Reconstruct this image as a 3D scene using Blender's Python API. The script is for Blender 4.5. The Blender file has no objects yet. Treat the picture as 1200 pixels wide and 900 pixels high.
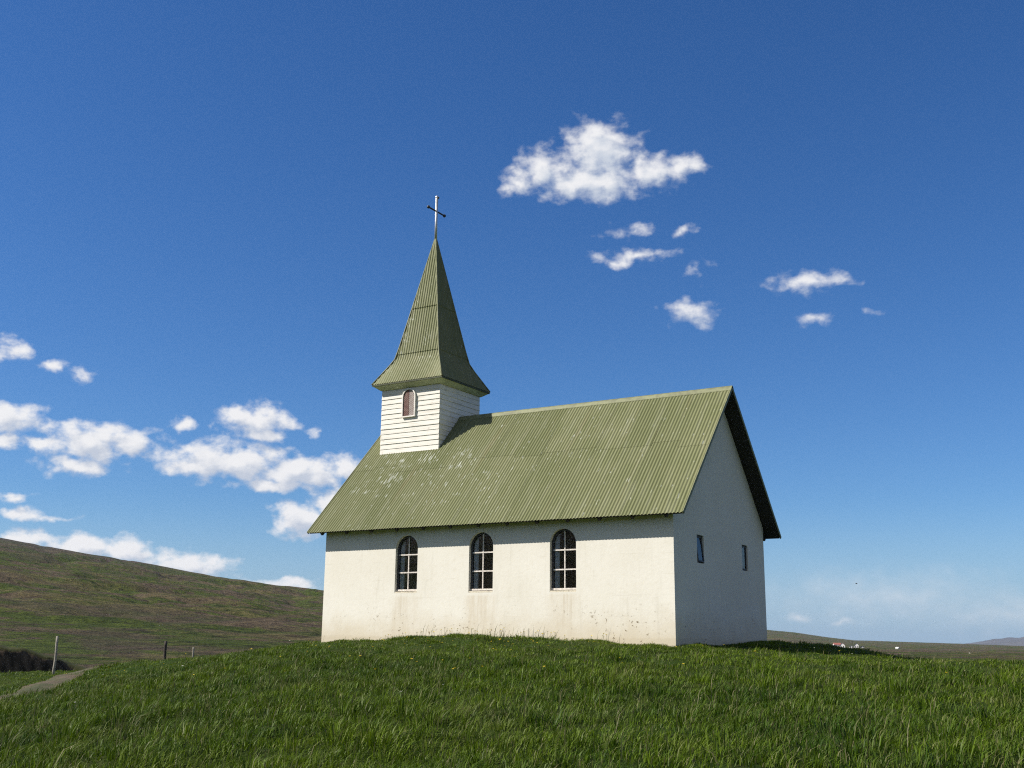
import bpy, bmesh, math, random
import numpy as np
from mathutils import Vector, Matrix

random.seed(11)
RNG = np.random.default_rng(7)
R = math.radians
SC = bpy.context.scene
COL = SC.collection

# ------------------------------------------------------------------ camera
CAM = Vector((9.9109, -23.0242, 0.0555))
YAW, PITCH, ROLL = R(31.5894), R(13.1465), R(0.6133)
_r = Vector((math.cos(YAW), math.sin(YAW), 0))
_f = Vector((-math.sin(YAW), math.cos(YAW), 0))
_u = Vector((0, 0, 1))
_f2 = _f*math.cos(PITCH) + _u*math.sin(PITCH)
_u2 = -_f*math.sin(PITCH) + _u*math.cos(PITCH)
_r3 = _r*math.cos(ROLL) + _u2*math.sin(ROLL)
_u3 = -_r*math.sin(ROLL) + _u2*math.cos(ROLL)
cd = bpy.data.cameras.new('camera')
cam = bpy.data.objects.new('camera', cd)
COL.objects.link(cam)
m = Matrix((_r3, _u3, -_f2)).transposed().to_4x4()
m.translation = CAM
cam.matrix_world = m
cd.sensor_width = 36
cd.lens = 1304.3/1200*36
cd.clip_start = 0.1
cd.clip_end = 60000
SC.camera = cam

# ------------------------------------------------------------------ sky, sun, exposure
SUN = Vector((-0.5514, -0.4762, 0.6850)).normalized()
SUN_EL = math.asin(SUN.z)
SUN_AZ = math.atan2(SUN.y, SUN.x)
SKY_STRENGTH = 0.052
sl = bpy.data.lights.new('sun', 'SUN')
sl.energy = 5.0
sl.angle = R(0.53)
sl.color = (1.0, 0.94, 0.84)
so = bpy.data.objects.new('sun', sl)
COL.objects.link(so)
so.rotation_euler = SUN.to_track_quat('Z', 'Y').to_euler()
so.location = (-60, -50, 75)

SC.view_settings.view_transform = 'Standard'
SC.view_settings.look = 'None'
SC.view_settings.exposure = 0.42
SC.view_settings.gamma = 1
SC.view_settings.use_curve_mapping = False
SC.render.engine = 'CYCLES'
SC.cycles.max_bounces = 6
SC.cycles.transparent_max_bounces = 12
SC.cycles.use_denoising = False
SC.cycles.filter_width = 1.15


class NT:
    """small helper for node trees"""
    def __init__(s, tree):
        s.t = tree
        s.n = tree.nodes
        s.l = tree.links

    def new(s, typ, **kw):
        nd = s.n.new(typ)
        for k, v in kw.items():
            setattr(nd, k, v)
        return nd

    def put(s, sock, v):
        if v is None:
            return
        if isinstance(v, bpy.types.NodeSocket):
            s.l.new(v, sock)
        else:
            if isinstance(v, (tuple, list)) and sock.type == 'RGBA' and len(v) == 3:
                v = (*v, 1)
            sock.default_value = v

    def math(s, op, a, b=None, c=None, clamp=False):
        nd = s.new('ShaderNodeMath', operation=op, use_clamp=clamp)
        s.put(nd.inputs[0], a); s.put(nd.inputs[1], b)
        if c is not None:
            s.put(nd.inputs[2], c)
        return nd.outputs[0]

    def vec(s, op, a, b=None, out=0):
        nd = s.new('ShaderNodeVectorMath', operation=op)
        s.put(nd.inputs[0], a)
        if b is not None:
            s.put(nd.inputs[1], b)
        return nd.outputs[out]

    def noise(s, v, scale, detail=4, rough=0.55, lac=2.0, dist=0.0, color=False):
        nd = s.new('ShaderNodeTexNoise')
        s.put(nd.inputs['Vector'], v); s.put(nd.inputs['Scale'], scale)
        s.put(nd.inputs['Detail'], detail); s.put(nd.inputs['Roughness'], rough)
        s.put(nd.inputs['Lacunarity'], lac); s.put(nd.inputs['Distortion'], dist)
        return nd.outputs[1 if color else 0]

    def ramp(s, v, lo, hi, a=0.0, b=1.0, smooth=True):
        nd = s.new('ShaderNodeMapRange')
        nd.interpolation_type = 'SMOOTHSTEP' if smooth else 'LINEAR'
        s.put(nd.inputs[0], v); s.put(nd.inputs[1], lo); s.put(nd.inputs[2], hi)
        s.put(nd.inputs[3], a); s.put(nd.inputs[4], b)
        return nd.outputs[0]

    def mix(s, f, a, b, blend='MIX'):
        nd = s.new('ShaderNodeMix', data_type='RGBA', blend_type=blend)
        s.put(nd.inputs[0], f); s.put(nd.inputs[6], a); s.put(nd.inputs[7], b)
        return nd.outputs[2]

    def xyz(s, v):
        nd = s.new('ShaderNodeSeparateXYZ')
        s.put(nd.inputs[0], v)
        return nd.outputs

    def cxyz(s, x, y, z):
        nd = s.new('ShaderNodeCombineXYZ')
        s.put(nd.inputs[0], x); s.put(nd.inputs[1], y); s.put(nd.inputs[2], z)
        return nd.outputs[0]


world = bpy.data.worlds.new('World')
SC.world = world
world.use_nodes = True
W = NT(world.node_tree)
W.n.clear()
sky = W.new('ShaderNodeTexSky')
sky.sky_type = 'NISHITA'
sky.sun_disc = False
sky.sun_elevation = SUN_EL
sky.sun_rotation = math.atan2(SUN.x, SUN.y)
sky.altitude = 300
sky.air_density = 1.0
sky.dust_density = 0.3
sky.ozone_density = 2.0
tc = W.new('ShaderNodeTexCoord')
dirn = W.vec('NORMALIZE', tc.outputs['Generated'])
dx, dy, dz = W.xyz(dirn)
# clear-air saturation of the sky colour
hsv = W.new('ShaderNodeHueSaturation')
W.put(hsv.inputs['Saturation'], 1.22)
W.put(hsv.inputs['Value'], 1.0)
W.put(hsv.inputs['Color'], sky.outputs[0])
skycol = W.mix(1.0, hsv.outputs[0], (0.88, 1.20, 1.62), 'MULTIPLY')
# thin pale haze low over the horizon
skycol = W.mix(W.ramp(dz, 0.0, 0.13, 0.75, 0.0), skycol, (5.0, 7.3, 10.2))
# broken cloud out of view, added to make the blue shade more neutral
openblue = W.ramp(W.vec('DOT_PRODUCT', dirn, (-0.51, 0.83, 0.22), out=1), 0.25, 0.70, 1.0, 0.0)
broken = W.ramp(W.noise(W.vec('MULTIPLY', dirn, (1, 1, 1.6)), 2.6, 5, 0.58), 0.40, 0.58)
skycol = W.mix(W.math('MULTIPLY', openblue, W.math('MULTIPLY', broken, 0.65)), skycol, (7.5, 6.9, 5.2))
bg = W.new('ShaderNodeBackground')
W.put(bg.inputs[0], skycol)
W.put(bg.inputs[1], SKY_STRENGTH)

az = W.math('MULTIPLY', W.math('ARCTAN2', dy, dx), 180/math.pi)
el = W.math('MULTIPLY', W.math('ARCSINE', dz), 180/math.pi)
# clouds of the sky: (azimuth, elevation, half width, half height, thickness), all in degrees
CLOUDS_HIGH = [(116.99, 25.03, 2.2, 1.58, 1.2), (119.83, 23.88, 1.93, 1.32, 1.1), (121.33, 23.28, 1.14, 0.7, 0.9),
    (117.48, 23.35, 3.52, 1.05, 1.2), (114.2, 23.77, 2.2, 0.97, 1.1), (112.43, 24.11, 1.32, 0.57, 0.9),
    (115.18, 20.95, 1.49, 0.4, 0.62), (112.43, 20.85, 0.66, 0.4, 0.62), (114.83, 19.69, 2.11, 0.44, 0.7),
    (116.21, 19.42, 1.05, 0.4, 0.7), (111.81, 18.77, 0.7, 0.53, 0.34), (112.06, 16.62, 1.49, 0.75, 0.85),
    (105.9, 17.96, 2.11, 0.66, 0.9), (105.79, 16.18, 0.95, 0.50, 0.52), (103.5, 16.1, 0.6, 0.28, 0.36)]
CLOUDS_LOW = [(146.5, 13.28, 1.14, 0.7, 0.75), (144.61, 12.79, 0.97, 0.48, 0.65), (143.31, 12.6, 0.88, 0.48, 0.65),
    (146.23, 10.12, 1.93, 0.88, 1), (146.56, 9.01, 1.14, 0.44, 0.9), (142.59, 9.2, 2.28, 1.27, 1.1),
    (140.83, 9.32, 1.76, 0.88, 1), (144.88, 8.99, 1.23, 0.44, 0.9), (143.16, 8.22, 1.76, 0.66, 1),
    (134.84, 10.91, 2.11, 1.01, 1.1), (138.37, 10.45, 0.79, 0.48, 0.8), (134.2, 10.13, 1.49, 0.4, 1),
    (131.63, 10.38, 0.53, 0.31, 0.5), (135.96, 8.72, 3.69, 1.19, 1.15), (132.47, 8.28, 3.52, 0.88, 1.1),
    (137.72, 8.38, 2.2, 0.62, 1), (130.11, 8.49, 1.49, 0.88, 1.1), (133.5, 7.6, 2.64, 0.48, 1),
    (132.14, 6.02, 1.58, 1.14, 1.1), (130.68, 6.75, 1.23, 1.05, 1.1), (145.85, 6.51, 1.05, 0.26, 0.7),
    (145.65, 5.61, 1.67, 0.35, 0.8), (143.97, 5.58, 1.14, 0.22, 0.6), (145.05, 4.45, 1.58, 0.75, 1),
    (142.64, 4.32, 2.64, 0.79, 1.05), (140.37, 3.96, 2.72, 0.7, 1.05), (137.77, 3.59, 2.64, 0.66, 1),
    (132.8, 2.8, 2.2, 0.4, 0.8)]


def cloud_group(name, blobs, seed, amp_n=1.0):
    """a node group: position in the sky (degrees) -> cloud thickness"""
    g = bpy.data.node_groups.new(name, 'ShaderNodeTree')
    g.interface.new_socket('P', in_out='INPUT', socket_type='NodeSocketVector')
    g.interface.new_socket('D', in_out='OUTPUT', socket_type='NodeSocketFloat')
    G = NT(g)
    gi = G.new('NodeGroupInput'); go = G.new('NodeGroupOutput')
    P = gi.outputs[0]
    q = G.vec('ADD', P, (seed*13.1, seed*7.7, seed*3.3))
    warp = G.noise(q, 0.9, 3, 0.55, color=True)
    warp = G.vec('MULTIPLY', G.vec('SUBTRACT', warp, (0.5, 0.5, 0.5)), (1.7, 0.9, 0))
    Pw = G.vec('ADD', P, warp)
    cur = None
    for a, e, rx, ry, amp in blobs:
        rx = rx/math.cos(R(e))
        d = G.vec('MULTIPLY', G.vec('SUBTRACT', Pw, (a, e, 0)), (1/rx, 1/ry, 0))
        L = G.vec('LENGTH', d, out=1)
        v = G.math('MULTIPLY_ADD', L, -0.85*amp, amp)
        cur = v if cur is None else G.math('SMOOTH_MAX', cur, v, 0.12)
    # billows: finer and finer lumps
    nz = G.noise(G.vec('MULTIPLY', q, (0.8, 1.15, 1)), 1.25, 6, 0.50)
    nf = G.noise(G.vec('MULTIPLY', q, (1.0, 1.3, 1)), 6.0, 5, 0.6)
    nn = G.math('ADD', G.math('MULTIPLY', G.math('SUBTRACT', nz, 0.5), 1.55*amp_n), G.math('MULTIPLY', G.math('SUBTRACT', nf, 0.5), 0.12*amp_n))
    G.put(go.inputs[0], G.math('ADD', cur, nn))
    return g


def cloud_shader(g, hi, lo, sd):
    """sky with these clouds in it: lit tops, greyer where the cloud is thick towards the sun"""
    P = W.cxyz(az, el, 0.0)
    a = W.new('ShaderNodeGroup'); a.node_tree = g; W.put(a.inputs[0], P)
    b = W.new('ShaderNodeGroup'); b.node_tree = g
    W.put(b.inputs[0], W.vec('ADD', P, (0.34, 0.55, 0)))
    D = a.outputs[0]
    cov = W.ramp(D, lo, hi)
    dark = W.ramp(W.math('SUBTRACT', b.outputs[0], W.math('MULTIPLY', D, 0.55)), -0.15, 0.65)
    col = W.mix(dark, (0.66, 0.66, 0.675), sd)
    e = W.new('ShaderNodeBackground')
    skyv = W.vec('SCALE', skycol, None)
    skyv.node.inputs[3].default_value = SKY_STRENGTH
    c = W.mix(cov, skyv, col)
    W.put(e.inputs[0], c); W.put(e.inputs[1], 1.0)
    return e.outputs[0]


def box_mask(a0, a1, e0, e1):
    t = W.math('MULTIPLY', W.math('GREATER_THAN', az, a0), W.math('LESS_THAN', az, a1))
    t = W.math('MULTIPLY', t, W.math('GREATER_THAN', el, e0))
    return W.math('MULTIPLY', t, W.math('LESS_THAN', el, e1))


# pale veil and little far clouds low on the right
CLOUDS_VEIL = [(103.0, 2.3, 7.5, 1.7, 0.62), (98.0, 1.6, 5.5, 1.3, 0.60), (107.3, 1.35, 1.1, 0.30, 0.8), (105.2, 1.25, 0.9, 0.26, 0.75)]
sh_hi = cloud_shader(cloud_group('high_clouds', CLOUDS_HIGH, 1), 0.95, 0.08, (0.45, 0.49, 0.56))
sh_lo = cloud_shader(cloud_group('low_clouds', CLOUDS_LOW, 2), 0.75, 0.08, (0.41, 0.45, 0.53))
m1 = W.new('ShaderNodeMixShader')
W.put(m1.inputs[0], box_mask(98, 126, 13, 30)); W.l.new(bg.outputs[0], m1.inputs[1]); W.l.new(sh_hi, m1.inputs[2])
m2 = W.new('ShaderNodeMixShader')
W.put(m2.inputs[0], box_mask(125, 153, 0, 16.5)); W.l.new(m1.outputs[0], m2.inputs[1]); W.l.new(sh_lo, m2.inputs[2])
sh_vl = cloud_shader(cloud_group('veil', CLOUDS_VEIL, 3, 0.3), 1.5, 0.0, (0.47, 0.51, 0.58))
m3 = W.new('ShaderNodeMixShader')
W.put(m3.inputs[0], box_mask(90, 110.5, 0, 6)); W.l.new(m2.outputs[0], m3.inputs[1]); W.l.new(sh_vl, m3.inputs[2])
wo = W.new('ShaderNodeOutputWorld')
W.l.new(m3.outputs[0], wo.inputs[0])


# ------------------------------------------------------------------ helpers
def tag(o, label=None, cat=None, group=None, kind=None):
    if label: o['label'] = label
    if cat: o['category'] = cat
    if group: o['group'] = group
    if kind: o['kind'] = kind
    return o


def link(name, me, mat=None, parent=None, smooth=False):
    if mat is not None:
        me.materials.append(mat)
    if smooth:
        me.polygons.foreach_set('use_smooth', np.ones(len(me.polygons), dtype=bool))
    o = bpy.data.objects.new(name, me)
    COL.objects.link(o)
    if parent is not None:
        o.parent = parent
    return o


def empty(name, loc=(0, 0, 0), rz=0.0):
    o = bpy.data.objects.new(name, None)
    COL.objects.link(o)
    o.location = loc
    o.rotation_euler = (0, 0, rz)
    o.empty_display_size = 0.5
    return o


def pymesh(name, verts, faces):
    me = bpy.data.meshes.new(name)
    me.from_pydata([tuple(v) for v in verts], [], faces)
    me.update()
    return me


class MB:
    """collects solids into one mesh"""
    def __init__(s):
        s.v = []; s.f = []

    def add(s, vs, fs):
        n = len(s.v)
        s.v += [tuple(v) for v in vs]
        s.f += [tuple(i+n for i in f) for f in fs]
        return s

    def box(s, x0, x1, y0, y1, z0, z1):
        return s.add([(x0, y0, z0), (x1, y0, z0), (x1, y1, z0), (x0, y1, z0), (x0, y0, z1), (x1, y0, z1), (x1, y1, z1), (x0, y1, z1)],
                     [(0, 3, 2, 1), (4, 5, 6, 7), (0, 1, 5, 4), (1, 2, 6, 5), (2, 3, 7, 6), (3, 0, 4, 7)])

    def beam(s, p, q, w, h, up=(0, 0, 1)):
        p = Vector(p); q = Vector(q); d = (q-p).normalized()
        a = d.cross(Vector(up)).normalized(); b = a.cross(d).normalized()
        vs = []
        for e in (p, q):
            for i, j in ((-1, -1), (1, -1), (1, 1), (-1, 1)):
                vs.append(e+a*(w/2*i)+b*(h/2*j))
        return s.add(vs, [(0, 1, 2, 3), (7, 6, 5, 4), (0, 4, 5, 1), (1, 5, 6, 2), (2, 6, 7, 3), (3, 7, 4, 0)])

    def tube(s, pts, rad, n=8):
        rad = rad if isinstance(rad, (list, tuple)) else [rad]*len(pts)
        pts = [Vector(p) for p in pts]
        vs = []; fs = []
        for i, p in enumerate(pts):
            d = (pts[min(i+1, len(pts)-1)]-pts[max(i-1, 0)]).normalized()
            a = d.cross(Vector((0.3, 0.9, 0.31))).normalized(); b = d.cross(a)
            for k in range(n):
                t = 2*math.pi*k/n
                vs.append(p+(a*math.cos(t)+b*math.sin(t))*rad[i])
        for i in range(len(pts)-1):
            for k in range(n):
                k2 = (k+1) % n
                fs.append((i*n+k, i*n+k2, (i+1)*n+k2, (i+1)*n+k))
        fs.append(tuple(range(n-1, -1, -1))); fs.append(tuple(range((len(pts)-1)*n, len(pts)*n)))
        return s.add(vs, fs)

    def ball(s, c, r, n=8):
        vs = [(c[0], c[1], c[2]-r)]; fs = []
        for i in range(1, n//2):
            ph = math.pi*i/(n//2)
            for k in range(n):
                t = 2*math.pi*k/n
                vs.append((c[0]+r*math.sin(ph)*math.cos(t), c[1]+r*math.sin(ph)*math.sin(t), c[2]-r*math.cos(ph)))
        vs.append((c[0], c[1], c[2]+r)); last = len(vs)-1; rows = n//2-1
        for k in range(n):
            k2 = (k+1) % n
            fs.append((0, 1+k2, 1+k))
            for i in range(rows-1):
                fs.append((1+i*n+k, 1+i*n+k2, 1+(i+1)*n+k2, 1+(i+1)*n+k))
            fs.append((last, 1+(rows-1)*n+k, 1+(rows-1)*n+k2))
        return s.add(vs, fs)

    def ring(s, outer, inner, f, d0, d1):
        """solid between two matching closed 2D loops; f(u, v, depth) -> point"""
        n = len(outer)
        vs = [f(u, v, d0) for u, v in outer]+[f(u, v, d0) for u, v in inner]+[f(u, v, d1) for u, v in outer]+[f(u, v, d1) for u, v in inner]
        fs = []
        for i in range(n):
            j = (i+1) % n
            fs += [(i, j, n+j, n+i), (2*n+i, 3*n+i, 3*n+j, 2*n+j), (i, 2*n+i, 2*n+j, j), (n+i, n+j, 3*n+j, 3*n+i)]
        return s.add(vs, fs)

    def plate(s, loop, f, d0, d1):
        n = len(loop)
        vs = [f(u, v, d0) for u, v in loop]+[f(u, v, d1) for u, v in loop]
        fs = [tuple(range(n)), tuple(range(2*n-1, n-1, -1))]+[(i, n+i, n+(i+1) % n, (i+1) % n) for i in range(n)]
        return s.add(vs, fs)

    def build(s, name, mat, parent=None, smooth=False, bevel=0.0):
        me = pymesh(name, s.v, s.f)
        bm = bmesh.new(); bm.from_mesh(me)
        bmesh.ops.recalc_face_normals(bm, faces=bm.faces)
        if bevel:
            bmesh.ops.bevel(bm, geom=[e for e in bm.edges if len(e.link_faces) == 2 and e.calc_face_angle(0) > 0.6], offset=bevel, segments=1, affect='EDGES', clamp_overlap=True)
        bm.to_mesh(me); bm.free()
        return link(name, me, mat, parent, smooth)


def grid_mesh(name, P, closed=False):
    """P: (rows, cols, 3) array -> quad mesh"""
    r, c = P.shape[:2]
    me = bpy.data.meshes.new(name)
    idx = np.arange(r*c).reshape(r, c)
    if closed:
        nx = np.roll(idx, -1, 1)
        q = np.stack([idx[:-1], nx[:-1], nx[1:], idx[1:]], -1).reshape(-1, 4)
    else:
        q = np.stack([idx[:-1, :-1], idx[:-1, 1:], idx[1:, 1:], idx[1:, :-1]], -1).reshape(-1, 4)
    me.vertices.add(r*c)
    me.vertices.foreach_set('co', P.reshape(-1).astype(np.float32))
    me.loops.add(q.size); me.polygons.add(len(q))
    me.loops.foreach_set('vertex_index', q.reshape(-1).astype(np.int32))
    me.polygons.foreach_set('loop_start', (np.arange(len(q))*4).astype(np.int32))
    me.polygons.foreach_set('loop_total', np.full(len(q), 4, dtype=np.int32))
    me.update(calc_edges=True)
    return me


def perlin(x, y, seed=0):
    xi = np.floor(x).astype(np.int64); yi = np.floor(y).astype(np.int64)
    xf = x-xi; yf = y-yi

    def grad(ix, iy, fx, fy):
        h = (ix*374761393+iy*668265263+seed*974711) & 0x7fffffff
        h = ((h ^ (h >> 13))*1274126177) & 0x7fffffff
        h = (h ^ (h >> 16)) & 1023
        t = h*(2*math.pi/1024)
        return np.cos(t)*fx+np.sin(t)*fy
    u = xf*xf*xf*(xf*(xf*6-15)+10); v = yf*yf*yf*(yf*(yf*6-15)+10)
    a = grad(xi, yi, xf, yf); b = grad(xi+1, yi, xf-1, yf)
    c = grad(xi, yi+1, xf, yf-1); d = grad(xi+1, yi+1, xf-1, yf-1)
    return ((a+u*(b-a))*(1-v)+(c+u*(d-c))*v)*1.5


def fbm(x, y, seed=0, octv=4, gain=0.5):
    s = 0; amp = 1; tot = 0
    for i in range(octv):
        s = s+amp*perlin(x*2**i, y*2**i, seed+i*17); tot += amp; amp *= gain
    return s/tot


def sstep(a, b, x):
    t = np.clip((x-a)/(b-a), 0, 1)
    return t*t*(3-2*t)


# ------------------------------------------------------------------ materials
def mat_new(name):
    mt = bpy.data.materials.new(name)
    mt.use_nodes = True
    M = NT(mt.node_tree)
    M.n.clear()
    out = M.new('ShaderNodeOutputMaterial')
    b = M.new('ShaderNodeBsdfPrincipled')
    M.l.new(b.outputs[0], out.inputs[0])
    return mt, M, b, out


def bump(M, b, h, dist, strength=1.0):
    n = M.new('ShaderNodeBump')
    M.put(n.inputs['Height'], h); M.put(n.inputs['Distance'], dist); M.put(n.inputs['Strength'], strength)
    M.l.new(n.outputs[0], b.inputs['Normal'])


def simple_mat(name, col, rough=0.6, metal=0.0, var=0.25, scale=6.0, spec=0.5):
    mt, M, b, out = mat_new(name)
    t = M.new('ShaderNodeTexCoord').outputs['Object']
    n = M.noise(t, scale, 5, 0.6)
    c = M.mix(M.ramp(n, 0.3, 0.7), tuple(x*(1-var) for x in col), tuple(min(1, x*(1+var)) for x in col))
    M.put(b.inputs['Base Color'], c); M.put(b.inputs['Roughness'], rough); M.put(b.inputs['Metallic'], metal)
    M.put(b.inputs['Specular IOR Level'], spec)
    return mt


# whitewashed concrete
def make_wall_mat():
    mt, M, b, out = mat_new('whitewashed_concrete')
    t = M.new('ShaderNodeTexCoord').outputs['Object']
    x, y, z = M.xyz(t)
    big = M.noise(t, 0.7, 4, 0.55)
    fine = M.noise(t, 9.0, 5, 0.6)
    c = M.mix(M.ramp(big, 0.35, 0.7), (0.80, 0.775, 0.70), (0.76, 0.73, 0.645))
    c = M.mix(M.ramp(fine, 0.45, 0.75, 0, 0.35), c, (0.68, 0.635, 0.53))
    # board-marked horizontal pour lines
    wob = M.math('MULTIPLY', M.math('SUBTRACT', M.noise(t, 1.2, 2), 0.5), 0.05)
    zz = M.math('FRACT', M.math('MULTIPLY', M.math('ADD', z, wob), 1/0.46))
    line = M.ramp(M.math('ABSOLUTE', M.math('SUBTRACT', zz, 0.5)), 0.0, 0.035, 1, 0)
    line = M.math('MULTIPLY', line, M.ramp(M.noise(t, 1.9, 3), 0.48, 0.68, 0, 0.22))
    c = M.mix(line, c, (0.50, 0.45, 0.36))
    # damp, soiled foot of the wall
    edge = M.math('ADD', z, M.math('MULTIPLY', M.math('SUBTRACT', M.noise(t, 1.7, 5, 0.62), 0.5), 0.9))
    foot = M.ramp(edge, 0.05, 0.95, 0.52, 0)
    c = M.mix(foot, c, (0.56, 0.46, 0.30))
    plinth = M.ramp(M.math('ADD', z, M.math('MULTIPLY', M.math('SUBTRACT', fine, 0.5), 0.25)), 0.18, 0.24, 0.3, 0)
    c = M.mix(plinth, c, (0.50, 0.42, 0.29))
    # rust-coloured streaks that run down below the window sills
    sx = M.noise(M.cxyz(M.math('MULTIPLY', x, 7.0), M.math('MULTIPLY', y, 7.0), M.math('MULTIPLY', z, 0.55)), 1.0, 4, 0.6)
    win = None
    for wx in (-7.35+5.0263, -5.085+5.0263, -2.80+5.0263):
        d = M.ramp(M.math('ABSOLUTE', M.math('SUBTRACT', x, wx)), 0.28, 0.55, 1, 0)
        win = d if win is None else M.math('MAXIMUM', win, d)
    below = M.math('MULTIPLY', M.ramp(z, 1.16, 1.24, 1, 0), M.ramp(z, 0.1, 1.1, 0.35, 1))
    st = M.math('MULTIPLY', M.math('MULTIPLY', win, below), M.ramp(sx, 0.44, 0.70, 0.10, 0.36))
    c = M.mix(st, c, (0.50, 0.375, 0.215))
    # panelled inside of the nave, its colour darkened to keep the panes dark
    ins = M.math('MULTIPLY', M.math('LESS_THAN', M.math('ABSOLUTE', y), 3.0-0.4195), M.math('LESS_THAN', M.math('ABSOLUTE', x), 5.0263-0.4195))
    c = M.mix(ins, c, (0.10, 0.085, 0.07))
    rain = M.math('MULTIPLY', M.ramp(sx, 0.52, 0.72, 0, 0.30), M.ramp(M.noise(t, 0.55, 4, 0.6), 0.42, 0.62))
    c = M.mix(rain, c, (0.52, 0.485, 0.40))
    # flaked spots where the paint has gone
    vo = M.new('ShaderNodeTexVoronoi'); M.put(vo.inputs['Vector'], M.vec('ADD', t, M.vec('SCALE', M.noise(t, 8, 3, color=True), None)))
    vo.inputs['Vector'].links[0].from_node.inputs[1].links[0].from_node.inputs[3].default_value = 0.30
    M.put(vo.inputs['Scale'], 9.0)
    patch = M.ramp(M.noise(t, 1.4, 4, 0.65), 0.46, 0.58)
    low = M.ramp(z, 0.35, 1.15, 1, 0.03)
    sp = M.math('MULTIPLY', M.ramp(vo.outputs['Distance'], 0.12, 0.26, 1, 0), M.math('MULTIPLY', patch, low))
    sp2 = M.math('MULTIPLY', M.ramp(M.noise(t, 22, 4, 0.6), 0.66, 0.70), M.math('MULTIPLY', M.ramp(M.noise(t, 0.9, 3), 0.5, 0.62), M.ramp(z, 0.4, 1.6, 1, 0.2)))
    c = M.mix(M.math('MINIMUM', M.math('ADD', sp, sp2), 0.85), c, (0.20, 0.15, 0.09))
    M.put(b.inputs['Base Color'], c); M.put(b.inputs['Roughness'], 0.88); M.put(b.inputs['Specular IOR Level'], 0.2)
    h = M.math('ADD', M.math('MULTIPLY', M.noise(t, 14, 6, 0.65), 0.6), M.math('MULTIPLY', big, 1.2))
    bump(M, b, h, 0.009, 0.5)
    return mt


# painted corrugated iron; 'tone' differs a little from sheet to sheet
def make_roof_mat(name, slope_dir, flake_at):
    mt, M, b, out = mat_new(name)
    t = M.new('ShaderNodeTexCoord').outputs['Object']
    at = M.new('ShaderNodeAttribute', attribute_name='tone').outputs['Fac']
    x, y, z = M.xyz(t)
    n = M.noise(t, 0.8, 5, 0.6)
    c = M.mix(M.ramp(n, 0.3, 0.7), (0.152, 0.165, 0.072), (0.190, 0.197, 0.100))
    c = M.mix(M.math('MULTIPLY', at, 0.8), c, (0.128, 0.142, 0.058))
    # streaks along the fall of the sheets
    sv = M.cxyz(M.math('MULTIPLY', x, 9.0), M.math('MULTIPLY', y, slope_dir[0]), M.math('MULTIPLY', z, slope_dir[1]))
    s1 = M.noise(sv, 1.0, 4, 0.6)
    c = M.mix(M.ramp(s1, 0.50, 0.68, 0, 0.55), c, (0.245, 0.252, 0.155))
    c = M.mix(M.ramp(M.noise(sv, 0.6, 3), 0.55, 0.75, 0, 0.3), c, (0.19, 0.155, 0.075))
    # bare pale metal where paint has flaked off
    sv2 = M.cxyz(M.math('MULTIPLY', x, 26.0), M.math('MULTIPLY', y, slope_dir[0]*7), M.math('MULTIPLY', z, slope_dir[1]*7))
    s2 = M.noise(sv2, 1.0, 3, 0.6)
    reg = None
    for (cx, cz, rx, rz, k) in flake_at:
        d = M.vec('LENGTH', M.cxyz(M.math('DIVIDE', M.math('SUBTRACT', x, cx), rx), M.math('DIVIDE', M.math('SUBTRACT', z, cz), rz), 0.0), out=1)
        v = M.ramp(d, 0.2, 1.0, k, 0)
        reg = v if reg is None else M.math('MAXIMUM', reg, v)
    cl = M.ramp(M.noise(t, 2.0, 5, 0.65), 0.36, 0.64)
    fl = M.ramp(M.math('ADD', s2, M.math('MULTIPLY', M.math('MULTIPLY', reg, cl), 0.25)), 0.66, 0.72)
    c = M.mix(M.math('MULTIPLY', fl, 0.85), c, (0.43, 0.45, 0.38))
    rust = M.ramp(M.math('ADD', M.noise(sv, 1.7, 5, 0.7), M.math('MULTIPLY', at, 0.04)), 0.70, 0.78, 0, 0.6)
    c = M.mix(rust, c, (0.17, 0.09, 0.035))
    M.put(b.inputs['Base Color'], c); M.put(b.inputs['Roughness'], 0.6); M.put(b.inputs['Specular IOR Level'], 0.3)
    bump(M, b, M.noise(t, 25, 3), 0.003, 0.6)
    return mt


def make_board_mat():
    mt, M, b, out = mat_new('white_painted_boards')
    t = M.new('ShaderNodeTexCoord').outputs['Object']
    x, y, z = M.xyz(t)
    g = M.noise(M.vec('MULTIPLY', t, (1.2, 1.2, 22)), 1.5, 5, 0.6)
    c = M.mix(M.ramp(g, 0.4, 0.75), (0.80, 0.775, 0.715), (0.62, 0.585, 0.52))
    d = M.noise(t, 3.0, 5, 0.65)
    c = M.mix(M.ramp(d, 0.58, 0.72, 0, 0.5), c, (0.38, 0.33, 0.27))
    M.put(b.inputs['Base Color'], c); M.put(b.inputs['Roughness'], 0.7); M.put(b.inputs['Specular IOR Level'], 0.3)
    bump(M, b, g, 0.004, 0.7)
    return mt


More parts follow.
